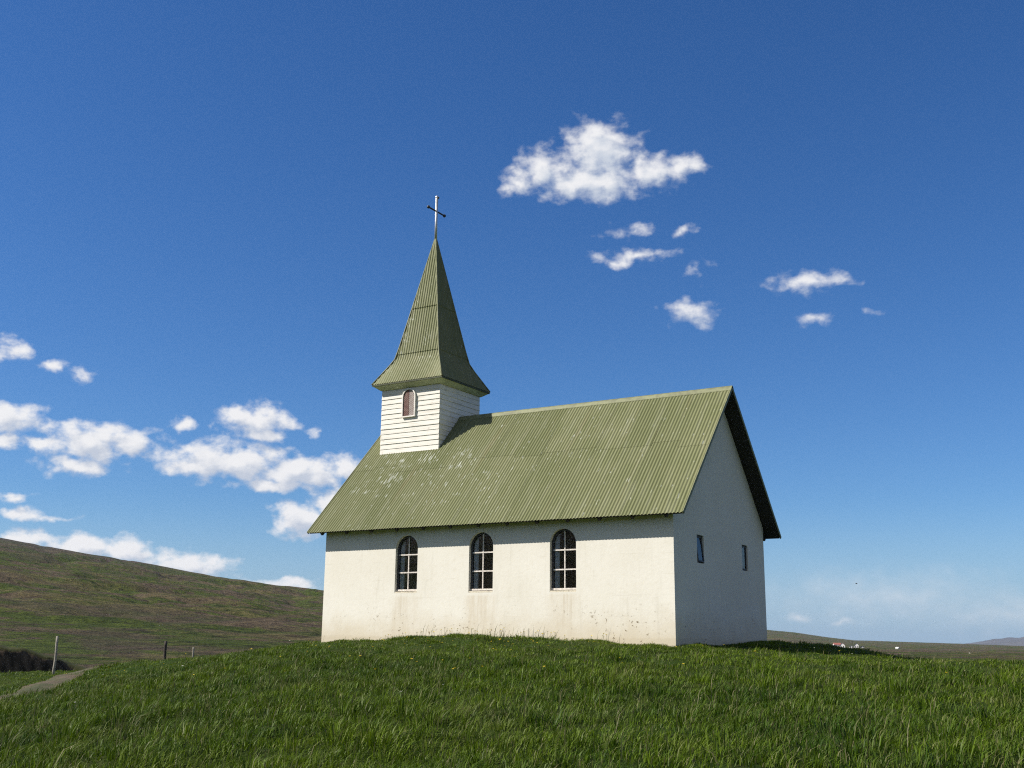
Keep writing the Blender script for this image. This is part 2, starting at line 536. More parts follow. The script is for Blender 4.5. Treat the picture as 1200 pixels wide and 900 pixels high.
def make_glass_mat():
    mt, M, b, out = mat_new('window_glass')
    M.n.remove(b)
    fr = M.new('ShaderNodeFresnel'); M.put(fr.inputs['IOR'], 1.52)
    t = M.new('ShaderNodeTexCoord').outputs['Object']
    bp = M.new('ShaderNodeBump'); M.put(bp.inputs['Height'], M.noise(t, 2.5, 2)); M.put(bp.inputs['Distance'], 0.01); M.put(bp.inputs['Strength'], 0.3)
    tr = M.new('ShaderNodeBsdfTransparent'); M.put(tr.inputs[0], (0.90, 0.92, 0.92))
    gl = M.new('ShaderNodeBsdfGlossy'); M.put(gl.inputs['Roughness'], 0.03); M.l.new(bp.outputs[0], gl.inputs['Normal'])
    df = M.new('ShaderNodeBsdfDiffuse'); M.put(df.inputs[0], (0.30, 0.31, 0.31))
    mx = M.new('ShaderNodeMixShader'); M.put(mx.inputs[0], fr.outputs[0])
    M.l.new(tr.outputs[0], mx.inputs[1]); M.l.new(gl.outputs[0], mx.inputs[2])
    m3 = M.new('ShaderNodeMixShader'); M.put(m3.inputs[0], M.ramp(M.noise(t, 2, 4), 0.4, 0.8, 0.0, 0.03))
    M.l.new(mx.outputs[0], m3.inputs[1]); M.l.new(df.outputs[0], m3.inputs[2])
    M.l.new(m3.outputs[0], out.inputs[0])
    return mt


def make_shutter_mat(name, base, alt):
    mt, M, b, out = mat_new(name)
    t = M.new('ShaderNodeTexCoord').outputs['Object']
    g = M.noise(M.vec('MULTIPLY', t, (6, 6, 6)), 2.0, 5, 0.65)
    M.put(b.inputs['Base Color'], M.mix(M.ramp(g, 0.4, 0.66), base, alt)); M.put(b.inputs['Roughness'], 0.75)
    return mt


MT = dict(
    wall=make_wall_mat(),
    roof=make_roof_mat('green_corrugated_iron', (0.5, 0.5), [(-3.7, 4.9, 2.0, 0.65, 0.85), (-4.0, 4.2, 1.8, 0.9, 0.62), (-1.9, 4.9, 1.0, 0.6, 0.7), (-1.2, 4.2, 3.0, 1.5, 0.34), (1.5, 5.0, 2.0, 1.2, 0.2)]),
    spire=make_roof_mat('green_corrugated_spire_iron', (9.0, 0.4), [(-4.6, 9.3, 0.8, 2.2, 0.75), (-3.6, 8.3, 1.0, 0.9, 0.5)]),
    cap=simple_mat('green_painted_flashing', (0.165, 0.175, 0.085), 0.6, 0, 0.25, 7),
    board=make_board_mat(),
    trim=simple_mat('white_painted_trim', (0.78, 0.75, 0.70), 0.6, 0, 0.12, 12),
    soffit=simple_mat('sage_painted_boards', (0.50, 0.53, 0.36), 0.7, 0, 0.15, 5),
    edge=simple_mat('dark_green_edge_board', (0.055, 0.065, 0.03), 0.7, 0, 0.2, 5),
    dark=simple_mat('dark_stained_timber', (0.030, 0.028, 0.024), 0.75, 0, 0.3, 5),
    frame=simple_mat('slate_painted_frame', (0.055, 0.055, 0.06), 0.6, 0, 0.25, 9),
    bar=simple_mat('weathered_white_bars', (0.66, 0.61, 0.56), 0.7, 0, 0.25, 20),
    sill=simple_mat('stained_sill', (0.66, 0.60, 0.48), 0.8, 0, 0.25, 14),
    glass=make_glass_mat(),
    panel=simple_mat('brightening_panel_white', (0.80, 0.83, 0.86), 0.9, 0, 0.10, 4),
    inner=simple_mat('grey_interior_boards', (0.16, 0.15, 0.14), 0.8, 0, 0.2, 2),
    steel=simple_mat('galvanised_steel', (0.62, 0.63, 0.64), 0.42, 0.75, 0.12, 10),
    iron=simple_mat('shaded_metal', (0.05, 0.05, 0.055), 0.5, 0.4, 0.2, 10),
    shut_red=make_shutter_mat('red_brown_shutter', (0.13, 0.058, 0.050), (0.22, 0.14, 0.12)),
    shut_pale=make_shutter_mat('pale_worn_shutter', (0.40, 0.35, 0.33), (0.30, 0.24, 0.22)),
    groove=simple_mat('shutter_groove', (0.05, 0.03, 0.03), 0.9),
    post_pale=simple_mat('silvered_timber', (0.27, 0.25, 0.215), 0.85, 0, 0.3, 8),
    post_dark=simple_mat('dark_weathered_timber', (0.045, 0.036, 0.03), 0.85, 0, 0.3, 8),
    farm_white=simple_mat('farm_white_render', (0.80, 0.79, 0.77), 0.8, 0, 0.05, 1),
    farm_red=simple_mat('farm_red_iron', (0.30, 0.10, 0.075), 0.7, 0, 0.2, 1),
    farm_grey=simple_mat('farm_grey_iron', (0.10, 0.10, 0.11), 0.7, 0, 0.2, 1),
)


# ------------------------------------------------------------------ the terrain's height
VX, VY = CAM.x, CAM.y
E_TAB = [(-180, 4.0), (-120, 6.5), (-60, 6.5), (0, 5.0), (55, 1.0), (75, 0.1), (97.3, 0.155), (100.05, 0.243), (102.5, 0.299), (104.8, 0.357), (106, 0.487), (107.6, 0.713), (108.8, 0.81),  # hills behind the viewpoint are unseen, raised to darken the window reflections
         (119, 1.55), (131.07, 2.5), (135.5, 3.03), (138.35, 3.41), (141.14, 3.85), (143.84, 4.27), (146.1, 4.6), (152, 5.3), (165, 5.8), (180, 4.0)]
E_A = np.array([e[0] for e in E_TAB], float); E_E = np.array([e[1] for e in E_TAB], float)
# church footprint and size
L, H, WD, RISE = 10.0526, 3.2046, 6.0, 3.1297
SL = RISE/(WD/2)


def mound_z(x, y):
    dl = np.maximum(0, -10.2-x+0.9*np.maximum(0, -y))/11.5
    dr = np.maximum(0, x-1.0)/62.0
    df = np.maximum(0, -y-0.3)/23.5
    db = np.maximum(0, y-9.0)/40.0
    u = np.minimum(1, np.sqrt((dl+dr)**2+(df+db)**2))
    f = 0.5*(1+np.cos(np.pi*u))
    f = 0.55*f+0.45*(1-u)
    z = -1.48+1.46*f
    z = z+0.24*np.exp(-((x+4.6)/3.2)**2-((y+1.1)/1.6)**2)
    z = z+0.12*np.exp(-((x-1.0)/2.2)**2-((y-5.5)/3.0)**2)
    ease = sstep(4.2, 7.5, x)
    z = z-0.27*sstep(0.4, 8, x)*sstep(-13, 0, y)*(1-0.55*ease)-0.36*sstep(0.6, 5, x+0.35*np.maximum(0, y-8))*sstep(2, 12, y)*(1-0.5*ease)
    return z


def ground_z(x, y):
    x = np.asarray(x, float); y = np.asarray(y, float)
    r = np.hypot(x-VX, y-VY)
    a = np.degrees(np.arctan2(y-VY, x-VX))
    z = mound_z(x, y)
    near = 1-sstep(55, 120, r)
    z = z+near*(0.075*fbm(x/2.3, y/2.3, 3, 3)+0.080*perlin(x/0.8, y/0.8, 6)+0.07*fbm(x/6.5, y/6.5, 5, 2))
    w_l = sstep(139.5, 142, a)
    z = z+sstep(133, 140, a)*(1-sstep(165, 178, a))*(sstep(30, 37, r)*0.42*(1-w_l*sstep(40, 50, r))*(1-sstep(62, 90, r))-0.30*w_l*sstep(46, 58, r)*(1-sstep(66, 90, r)))
    # the hillside: rises from a foot to a crest whose distance differs round the horizon
    E = np.interp(a, E_A, E_E)
    k = np.maximum(sstep(107, 131, a), sstep(75, 50, a))
    r0 = 1150*(1-k)+95*k
    D = 3200*(1-k)+950*k
    zc = CAM.z+D*np.tan(np.radians(E))
    t = np.clip((r-r0)/(D-r0), 0, 1)
    rise = (zc+1.48)*t**1.18
    over = np.maximum(0, r-D)
    z = z+rise-np.minimum(over*0.09, 60)
    # hummocks, gullies and terraces of the moor
    tg = x*0.643+y*0.766; rd = y*0.643-x*0.766
    amp = sstep(70, 260, r)*(1-0.75*sstep(0.72, 1.0, t))
    far = np.clip(r/900, 0.12, 1.0)
    bumps = 1.7*fbm(x/26, y/26, 21, 3)+6.5*far*fbm(x/95, y/95, 31, 4)+0.45*fbm(x/7, y/7, 41, 3)
    bumps = bumps+2.4*far*fbm(tg*0.012, (rd+0.25*tg)*0.04, 61, 3)
    gul = -4.0*far*np.maximum(0, 1-np.abs(fbm(x/70+3, y/70, 51, 3))*7)
    z = z+amp*(bumps+gul)*(0.25+0.75*k)
    return z


# ------------------------------------------------------------------ ground materials
def make_turf_mat():
    mt, M, b, out = mat_new('turf')
    t = M.new('ShaderNodeTexCoord').outputs['Object']
    n1 = M.noise(t, 0.35, 5, 0.6); n2 = M.noise(t, 5, 6, 0.65); n3 = M.noise(t, 40, 3, 0.6)
    c = M.mix(M.ramp(n1, 0.35, 0.65), (0.026, 0.052, 0.006), (0.044, 0.066, 0.010))
    c = M.mix(M.ramp(n2, 0.5, 0.72, 0, 0.6), c, (0.060, 0.056, 0.024))
    c = M.mix(M.ramp(n3, 0.5, 0.7, 0, 0.5), c, (0.022, 0.030, 0.008))
    M.put(b.inputs['Base Color'], c); M.put(b.inputs['Roughness'], 0.95); M.put(b.inputs['Specular IOR Level'], 0.1)
    bump(M, b, M.math('ADD', M.math('MULTIPLY', n3, 0.4), n2), 0.08, 1.0)
    return mt


def make_moor_mat():
    mt, M, b, out = mat_new('moorland')
    t = M.new('ShaderNodeTexCoord').outputs['Object']
    x, y, z = M.xyz(t)
    geo = M.new('ShaderNodeNewGeometry')
    n1 = M.noise(t, 0.011, 6, 0.62, dist=0.6)
    n2 = M.noise(t, 0.05, 7, 0.65, dist=0.4)
    n3 = M.noise(t, 0.33, 7, 0.68)
    n4 = M.noise(t, 1.6, 5, 0.65)
    heath = M.mix(M.ramp(n3, 0.32, 0.68), (0.078, 0.058, 0.039), (0.155, 0.118, 0.078))
    green = M.mix(M.ramp(n3, 0.35, 0.65), (0.044, 0.066, 0.011), (0.088, 0.115, 0.022))
    straw = M.mix(M.ramp(n3, 0.4, 0.65), (0.115, 0.098, 0.040), (0.170, 0.140, 0.066))
    gm = M.math('ADD', M.math('MULTIPLY', n1, 0.55), M.math('ADD', M.math('MULTIPLY', n2, 0.7), M.math('MULTIPLY', n3, 0.3)))
    c = M.mix(M.ramp(gm, 0.745, 0.815), heath, green)
    sm = M.math('ADD', M.noise(M.vec('ADD', t, (400, 90, 0)), 0.024, 6, 0.65), M.math('MULTIPLY', M.math('SUBTRACT', n3, 0.5), 0.35))
    c = M.mix(M.ramp(sm, 0.5, 0.60, 0, 0.75), c, straw)
    # bare eroded slope beyond the fence
    ex, ey = M.math('SUBTRACT', x, -93.0), M.math('SUBTRACT', y, 62.0)
    e1 = M.math('ADD', M.math('MULTIPLY', ex, 0.643), M.math('MULTIPLY', ey, 0.766))
    e2 = M.math('SUBTRACT', M.math('MULTIPLY', ey, 0.643), M.math('MULTIPLY', ex, 0.766))
    ed = M.vec('LENGTH', M.cxyz(M.math('DIVIDE', e1, 6.0), M.math('DIVIDE', e2, 28.0), 0.0), out=1)
    ed = M.math('ADD', ed, M.math('MULTIPLY', M.math('ADD', M.math('SUBTRACT', n2, 0.5), M.math('MULTIPLY', M.math('SUBTRACT', n3, 0.5), 0.7)), 1.7))
    bare = M.mix(M.ramp(n3, 0.3, 0.7), (0.065, 0.050, 0.036), (0.105, 0.082, 0.060))
    c = M.mix(M.ramp(ed, 0.7, 1.05, 0.75, 0), c, bare)
    # terraces and sheep tracks that run along the slope
    tang = M.math('ADD', M.math('MULTIPLY', x, 0.643), M.math('MULTIPLY', y, 0.766))
    rad = M.math('SUBTRACT', M.math('MULTIPLY', y, 0.643), M.math('MULTIPLY', x, 0.766))
    sc = M.cxyz(M.math('MULTIPLY', tang, 0.34), M.math('ADD', rad, M.math('MULTIPLY', tang, 0.25)), 0.0)
    t1 = M.noise(sc, 0.030, 6, 0.62, dist=0.5)
    t2 = M.noise(sc, 0.085, 6, 0.62, dist=0.4)
    c = M.mix(M.ramp(t1, 0.52, 0.60, 0, 0.75), c, M.mix(M.ramp(n3, 0.35, 0.65), (0.040, 0.062, 0.010), (0.082, 0.108, 0.020)))
    c = M.mix(M.ramp(t1, 0.44, 0.37, 0, 0.6), c, bare)
    crease_shade = M.math('MULTIPLY', M.ramp(M.math('ABSOLUTE', M.math('SUBTRACT', t2, 0.5)), 0.0, 0.022, 1, 0), M.ramp(t1, 0.42, 0.56))
    c = M.mix(M.math('MULTIPLY', crease_shade, 0.75), c, (0.020, 0.018, 0.011))  # dark lines put the shade of the creases into the colour
    # dark heather tufts and peat
    c = M.mix(M.ramp(n4, 0.52, 0.68, 0, 0.42), c, (0.026, 0.026, 0.012))
    c = M.mix(M.ramp(M.noise(t, 0.12, 6, 0.7), 0.62, 0.70, 0, 0.6), c, (0.026, 0.020, 0.014))
    # greyer, purplish brown towards the crest of the hill
    c = M.mix(M.ramp(z, 38, 80, 0, 0.75), c, (0.085, 0.070, 0.066))
    M.put(b.inputs['Base Color'], c); M.put(b.inputs['Roughness'], 0.95); M.put(b.inputs['Specular IOR Level'], 0.1)
    h = M.math('ADD', M.math('ADD', M.math('MULTIPLY', n3, 2.6), M.math('MULTIPLY', n4, 0.6)), M.math('MULTIPLY', t2, 5.0))
    bump(M, b, h, 1.2, 1.0)
    return mt


MT['turf'] = make_turf_mat()
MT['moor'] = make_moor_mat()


def polar_mesh(name, rs, azs):
    A, RR = np.meshgrid(np.radians(azs), rs)
    x = VX+RR*np.cos(A); y = VY+RR*np.sin(A)
    return grid_mesh(name, np.stack([x, y, ground_z(x, y)], -1), closed=True)


def az_list(fine, a0=80, a1=165):
    return np.concatenate([np.arange(a0, a1, fine), np.linspace(a1, a0+360, 70, endpoint=False)])


SEAM = 72.0
AZ = az_list(0.16)
o = link('ground', polar_mesh('ground', np.concatenate([[0.05], np.linspace(0.6, 10, 24), np.linspace(10.2, SEAM, 300)]), AZ), MT['turf'], None, True)
tag(o, kind='structure')
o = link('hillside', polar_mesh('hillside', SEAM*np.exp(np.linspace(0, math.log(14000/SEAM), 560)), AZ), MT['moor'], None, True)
tag(o, kind='structure')


# far blue mountain beyond the moor
def far_mountain():
    az_ = np.linspace(80, 101.2, 150)
    prof = np.interp(az_, [80, 88, 93, 96, 97.3, 98.7, 99.9, 100.7, 101.2], [0.3, 0.55, 0.75, 0.66, 0.58, 0.42, 0.24, 0.12, 0.0])
    prof = prof+0.03*perlin(az_*1.1, az_*0+2.2, 9)
    rows = []
    for k, (rr, h) in enumerate([(9800, -0.1), (10400, 0.30), (11200, 0.72), (12000, 1.0), (13200, 0.75), (13900, -0.1)]):
        A = np.radians(az_)
        zz = h*prof*math.pi/180*12000 + 12*fbm(az_*2.2, az_*0+k*0.7, 77, 3)*(h > 0)-60*(h < 0)
        rows.append(np.stack([VX+rr*np.cos(A), VY+rr*np.sin(A), zz], -1))
    return grid_mesh('mountain', np.array(rows))


mm = simple_mat('mountain_scree', (0.09, 0.08, 0.075), 0.95, 0, 0.3, 0.002)
tag(link('mountain', far_mountain(), mm, None, True), kind='structure')


# eroded bank of dark peat by the fence
def earth_bank():
    p0 = np.array([-43.5, -1.5]); p1 = np.array([-38.9, 17.2])
    n = 170
    s = np.linspace(0, 1, n)
    base = p0+(p1-p0)*s[:, None]
    back = np.array([-0.79, 0.61])
    taper = np.clip(sstep(1.02, 0.66, s)**0.8*sstep(-0.02, 0.12, s)*(1+0.10*perlin(s*22, s*0+1, 13)), 0, 1.1)
    top = (-0.06-0.30*s+0.05*perlin(s*9, s*0, 3))
    prof = [(0.0, 0.0), (0.08, 0.16), (0.2, 0.38), (0.32, 0.60), (0.45, 0.80), (0.62, 0.94), (1.0, 1.0), (2.2, 1.03), (5, 0.9), (10, 0.45), (15, -0.05)]
    rows = []
    for k, (d, h) in enumerate(prof):
        wob = 0.06*perlin(s*60, s*0+k*0.35, 8)+0.35*perlin(s*12, s*0, 18)
        xy = base+back*(d+wob*(0.3+0.7*(k < 6)))[:, None]
        g = ground_z(xy[:, 0], xy[:, 1])
        zz = g-0.05+(top-g+0.05)*h*taper+0.05*perlin(s*45, s*0+k*0.6, 5)*taper
        rows.append(np.stack([xy[:, 0], xy[:, 1], zz], -1))
    return grid_mesh('earth_bank', np.array(rows))


def make_bank_mat():
    mt, M, b, out = mat_new('peat_bank')
    t = M.new('ShaderNodeTexCoord').outputs['Object']
    nz = M.xyz(M.new('ShaderNodeNewGeometry').outputs['Normal'])[2]
    st = M.noise(M.vec('MULTIPLY', t, (3, 3, 0.5)), 1.0, 5, 0.6)
    soil = M.mix(M.ramp(st, 0.35, 0.7), (0.030, 0.024, 0.017), (0.115, 0.082, 0.055))
    gr = M.mix(M.noise(t, 1.2, 5), (0.030, 0.036, 0.012), (0.062, 0.062, 0.022))
    M.put(b.inputs['Base Color'], M.mix(M.ramp(M.math('ADD', nz, M.math('MULTIPLY', st, 0.2)), 0.72, 0.95), soil, gr))
    M.put(b.inputs['Roughness'], 0.95); M.put(b.inputs['Specular IOR Level'], 0.1)
    bump(M, b, M.noise(t, 4, 5, 0.6), 0.05)
    return mt


tag(link('earth_bank', earth_bank(), make_bank_mat(), None, True), kind='structure')

# dirt track at the left, laid just above the ground
TRACK = np.array([(-2.0, -23.7), (-8.6, -14.0), (-13.5, -7.5), (-17.0, -2.9), (-20.8, 2.4), (-26.5, 10.0), (-32, 18)])


def track_dist(x, y):
    best = np.full(np.shape(x), 1e9)
    for p, q in zip(TRACK[:-1], TRACK[1:]):
        d = q-p; t = np.clip(((x-p[0])*d[0]+(y-p[1])*d[1])/(d@d), 0, 1)
        best = np.minimum(best, np.hypot(x-p[0]-t*d[0], y-p[1]-t*d[1]))
    return best


def dirt_track():
    seg = np.concatenate([[0], np.cumsum(np.hypot(*np.diff(TRACK, axis=0).T))])
    s = np.linspace(0, seg[-1], 200)
    cx = np.interp(s, seg, TRACK[:, 0]); cy = np.interp(s, seg, TRACK[:, 1])
    for _ in range(12):
        cx[1:-1] = (cx[:-2]+cx[1:-1]*2+cx[2:])/4; cy[1:-1] = (cy[:-2]+cy[1:-1]*2+cy[2:])/4
    tx, ty = np.gradient(cx), np.gradient(cy)
    ln = np.hypot(tx, ty); nx, ny = -ty/ln, tx/ln
    hw = 0.52+0.2*perlin(s/2.0, s*0, 4)+0.14*perlin(s/0.45, s*0, 14)
    hw = hw*sstep(seg[-1], seg[-1]-21, s)+0.02
    rows = []
    for k in np.linspace(-1, 1, 26):
        x = cx+nx*hw*k; y = cy+ny*hw*k
        rows.append(np.stack([x, y, ground_z(x, y)+0.03*(1-k*k)+0.006+0.012*perlin(x*3, y*3, 7)*(1-k*k)], -1))
    return grid_mesh('dirt_track', np.array(rows))


def make_track_mat():
    mt, M, b, out = mat_new('gravel_track')
    t = M.new('ShaderNodeTexCoord').outputs['Object']
    c = M.mix(M.ramp(M.noise(t, 1.5, 6, 0.65), 0.35, 0.65), (0.060, 0.045, 0.024), (0.105, 0.080, 0.048))
    c = M.mix(M.ramp(M.noise(t, 14, 4, 0.6), 0.56, 0.70, 0, 0.6), c, (0.20, 0.17, 0.13))
    c = M.mix(M.ramp(M.noise(t, 0.9, 6, 0.7), 0.48, 0.56, 0, 0.75), c, (0.046, 0.060, 0.014))
    M.put(b.inputs['Base Color'], c); M.put(b.inputs['Roughness'], 0.95)
    bump(M, b, M.noise(t, 18, 5, 0.7), 0.04)
    return mt


tag(link('dirt_track', dirt_track(), make_track_mat(), None, True), kind='structure')


# ------------------------------------------------------------------ the church
church = empty('church', (-L/2, WD/2, 0))
tag(church, 'small white country church with green corrugated roof and boarded steeple on the grassy rise', 'church')
CH = Vector(church.location)


def cpart(mb, name, mat, parent=None, smooth=False, bevel=0.0):
    """part of the church: geometry is given in world metres"""
    base = Vector((0, 0, 0))
    p = parent or church
    q = p
    while q is not None:
        base += Vector(q.location); q = q.parent
    mb.v = [tuple(Vector(v)-base) for v in mb.v]
    return mb.build(name, mat, p, smooth, bevel)


def np_part(P, name, mat, parent=None, smooth=True, tone=None):
    base = np.zeros(3)
    q = parent or church
    while q is not None:
        base += np.array(q.location); q = q.parent
    me = grid_mesh(name, P-base)
    return me


def arch(cx, z0, z1, w, n=18):
    """closed loop of a round-headed opening"""
    r = w/2
    pts = [(cx-r, z0), (cx+r, z0)]
    for i in range(n+1):
        t = math.pi*i/n
        pts.append((cx+r*math.cos(t), z1-r+r*math.sin(t)))
    return pts


def wall_with_holes(outer, holes, f, d0, d1):
    bm = bmesh.new()
    edges = []
    for loop in [outer]+holes:
        vs = [bm.verts.new((u, v, 0)) for u, v in loop]
        for i in range(len(vs)):
            edges.append(bm.edges.new((vs[i], vs[(i+1) % len(vs)])))
    bmesh.ops.triangle_fill(bm, use_beauty=True, edges=edges)
    # drop faces that fell inside a hole
    def inside(p, loop):
        c = False; j = len(loop)-1
        for i in range(len(loop)):
            if (loop[i][1] > p[1]) != (loop[j][1] > p[1]) and p[0] < (loop[j][0]-loop[i][0])*(p[1]-loop[i][1])/(loop[j][1]-loop[i][1])+loop[i][0]:
                c = not c
            j = i
        return c
    kill = [fc for fc in bm.faces if any(inside(fc.calc_center_median(), h) for h in holes)]
    bmesh.ops.delete(bm, geom=kill, context='FACES')
    bm.verts.ensure_lookup_table()
    vs = []; fs = []
    n = len(bm.verts)
    bm.verts.index_update()
    for v in bm.verts: vs.append(f(v.co.x, v.co.y, d0))
    for v in bm.verts: vs.append(f(v.co.x, v.co.y, d1))
    for fc in bm.faces:
        ids = [v.index for v in fc.verts]
        fs.append(tuple(ids)); fs.append(tuple(i+n for i in reversed(ids)))
    for e in bm.edges:
        if len(e.link_faces) == 1:
            a, b_ = e.verts[0].index, e.verts[1].index
            fs.append((a, b_, b_+n, a+n))
    bm.free()
    return vs, fs


TH = 0.42
WIN = [(-7.35, 1.285, 2.735), (-5.085, 1.265, 2.725), (-2.80, 1.245, 2.715)]
WW = 0.70
GW = [(1.35, 1.77), (4.33, 4.75)]
GZ = (1.93, 2.58)
BASE = -0.55
side = lambda u, v, d: (u, d, v)                 # long wall towards the camera; depth goes in
gable = lambda u, v, d: (-d, u, v)               # right gable wall
wmb = MB()
RT = lambda e: H+SL*e-0.03
gab = [(0, BASE), (WD, BASE), (WD, RT(0)), (WD/2, RT(WD/2)), (0, RT(0))]
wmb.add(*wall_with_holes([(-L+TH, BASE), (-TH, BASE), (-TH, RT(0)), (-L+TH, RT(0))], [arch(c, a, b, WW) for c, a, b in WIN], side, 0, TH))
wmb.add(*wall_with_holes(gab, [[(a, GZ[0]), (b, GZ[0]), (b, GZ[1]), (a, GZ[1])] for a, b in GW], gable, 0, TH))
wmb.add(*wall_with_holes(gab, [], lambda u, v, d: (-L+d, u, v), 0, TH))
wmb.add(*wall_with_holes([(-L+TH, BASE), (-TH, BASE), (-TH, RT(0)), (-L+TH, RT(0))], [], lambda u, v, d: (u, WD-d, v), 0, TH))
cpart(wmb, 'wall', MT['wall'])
cpart(MB().box(-L+TH, -TH, TH, WD-TH, 0.02, 0.10), 'floor', MT['inner'])

# roof
OV, OG = 0.3173, 0.3805
PITCH_C = 0.086
sv = Vector((0, 1, SL)).normalized()
nv = Vector((0, -SL, 1)).normalized()
SLEN = (WD/2+OV)*math.sqrt(1+SL*SL)


def roof_slope(flip, rng):
    """corrugated sheets lapped in two courses, one mesh"""
    x0, x1 = -L-OG, OG
    nsh = 14
    ws = (x1-x0)/nsh
    allv = []; allf = []; tone = []
    off = 0
    o_ = np.array([0, -OV, H-OV*SL]); V_ = np.array(sv); N_ = np.array(nv)
    for i in range(nsh):
        lap = SLEN*0.545+rng.choice([-0.16, 0.0, 0.0, 0.12])+rng.uniform(-0.015, 0.015)
        for crs in (0, 1):
            u = np.linspace(x0+i*ws-(0.04 if i else 0), x0+(i+1)*ws, 96)
            v0, v1 = (0.0, lap+0.1) if crs == 0 else (lap, SLEN)
            v = np.linspace(v0, v1, 6)
            U, Vv = np.meshgrid(u, v)
            lift = 0.034+0.0110*np.cos(2*np.pi*U/PITCH_C)+0.0045*crs+0.004*(i % 2)+0.004*perlin(U*0.9, Vv*0.8+i, 3)
            Pm = o_+U[..., None]*np.array([1, 0, 0])+Vv[..., None]*V_+lift[..., None]*N_
            if flip:
                Pm[..., 1] = WD-Pm[..., 1]
            r_, c_ = U.shape
            idx = np.arange(r_*c_).reshape(r_, c_)+off
            q = np.stack([idx[:-1, :-1], idx[:-1, 1:], idx[1:, 1:], idx[1:, :-1]], -1).reshape(-1, 4)
            if flip: q = q[:, ::-1]
            allv.append(Pm.reshape(-1, 3)); allf.append(q); off += r_*c_
            tone.append(np.full(r_*c_, rng.uniform(0, 1)))
    return np.concatenate(allv), np.concatenate(allf), np.concatenate(tone)


def np_mesh(name, v, q, tone=None):
    me = bpy.data.meshes.new(name)
    me.vertices.add(len(v)); me.vertices.foreach_set('co', v.reshape(-1).astype(np.float32))
    me.loops.add(q.size); me.polygons.add(len(q))
    k = q.shape[1]
    me.loops.foreach_set('vertex_index', q.reshape(-1).astype(np.int32))
    me.polygons.foreach_set('loop_start', (np.arange(len(q))*k).astype(np.int32))
    me.polygons.foreach_set('loop_total', np.full(len(q), k, dtype=np.int32))
    me.update(calc_edges=True)
    if tone is not None:
        at = me.attributes.new('tone', 'FLOAT', 'POINT')
        at.data.foreach_set('value', tone.astype(np.float32))
    return me


for flip in (False, True):
    v, q, tn = roof_slope(flip, np.random.default_rng(5+flip))
    o = link('roof_slope', np_mesh('roof_slope', v-np.array(CH), q, tn), MT['roof'], church, True)
    # dark boarding below the sheets, seen at the eaves and verges
    f_ = (lambda p: (p[0], WD-p[1], p[2])) if flip else (lambda p: p)
    dmb = MB()
    a0 = Vector((0, -OV+0.03, H-(OV-0.03)*SL)); a1 = Vector((0, WD/2, H+RISE))
    vs = []
    for xx in (-L-OG+0.02, OG-0.02):
        for p in (a0, a1):
            for dn in (0.02, -0.035):
                pp = p+nv*dn
                if p is a1: pp = Vector((0, WD/2-0.002, p.z+dn/nv.z))
                vs.append(f_((xx, pp.y, pp.z)))
    dmb.add(vs, [(0, 1, 3, 2), (4, 6, 7, 5), (0, 2, 6, 4), (1, 5, 7, 3), (0, 4, 5, 1), (2, 3, 7, 6)])
    brd = cpart(dmb, 'roof_boarding', MT['dark'])
    # rafter ends that peep out below the eaves
    for k in range(13):
        xx = -L+0.06+k*(L-0.12)/12
        rb = MB()
        rb.beam(f_((xx, -OV+0.06, H-(OV-0.06)*SL-0.088)), f_((xx, -0.005, H-0.088)), 0.07, 0.07)
        cpart(rb, 'rafter_end', MT['dark'], brd)
    # verge flashing on both ends
    for xx in (-L-OG, OG):
        vb = MB()
        e0 = a0-sv*0.03+nv*0.022; e1 = Vector((0, WD/2, H+RISE))+nv*0.022
        vb.beam(f_((xx, e0.y, e0.z)), f_((xx, e1.y, e1.z)), 0.022, 0.075, up=(0, 0, 1))
        cpart(vb, 'verge_flashing', MT['cap'])
rc = MB()
pts = [Vector((0, WD/2-0.11, H+RISE-0.11*SL+0.073)), Vector((0, WD/2-0.05, H+RISE+0.055)), Vector((0, WD/2, H+RISE+0.088)), Vector((0, WD/2+0.05, H+RISE+0.055)), Vector((0, WD/2+0.11, H+RISE-0.11*SL+0.073))]
vs = []
for xx in (-L-OG-0.01, OG+0.012):
    for p in pts: vs.append((xx, p.y, p.z))
    for p in reversed(pts): vs.append((xx, p.y, p.z-0.016))
n = 10
rc.add(vs, [(i, i+1, n+i+1, n+i) for i in range(9)]+[(9, 0, n, n+9)]+[(i, i+1, 8-i, 9-i) for i in range(4)]+[(n+9-i, n+8-i, n+i+1, n+i) for i in range(4)])
cpart(rc, 'ridge_cap', MT['cap'])

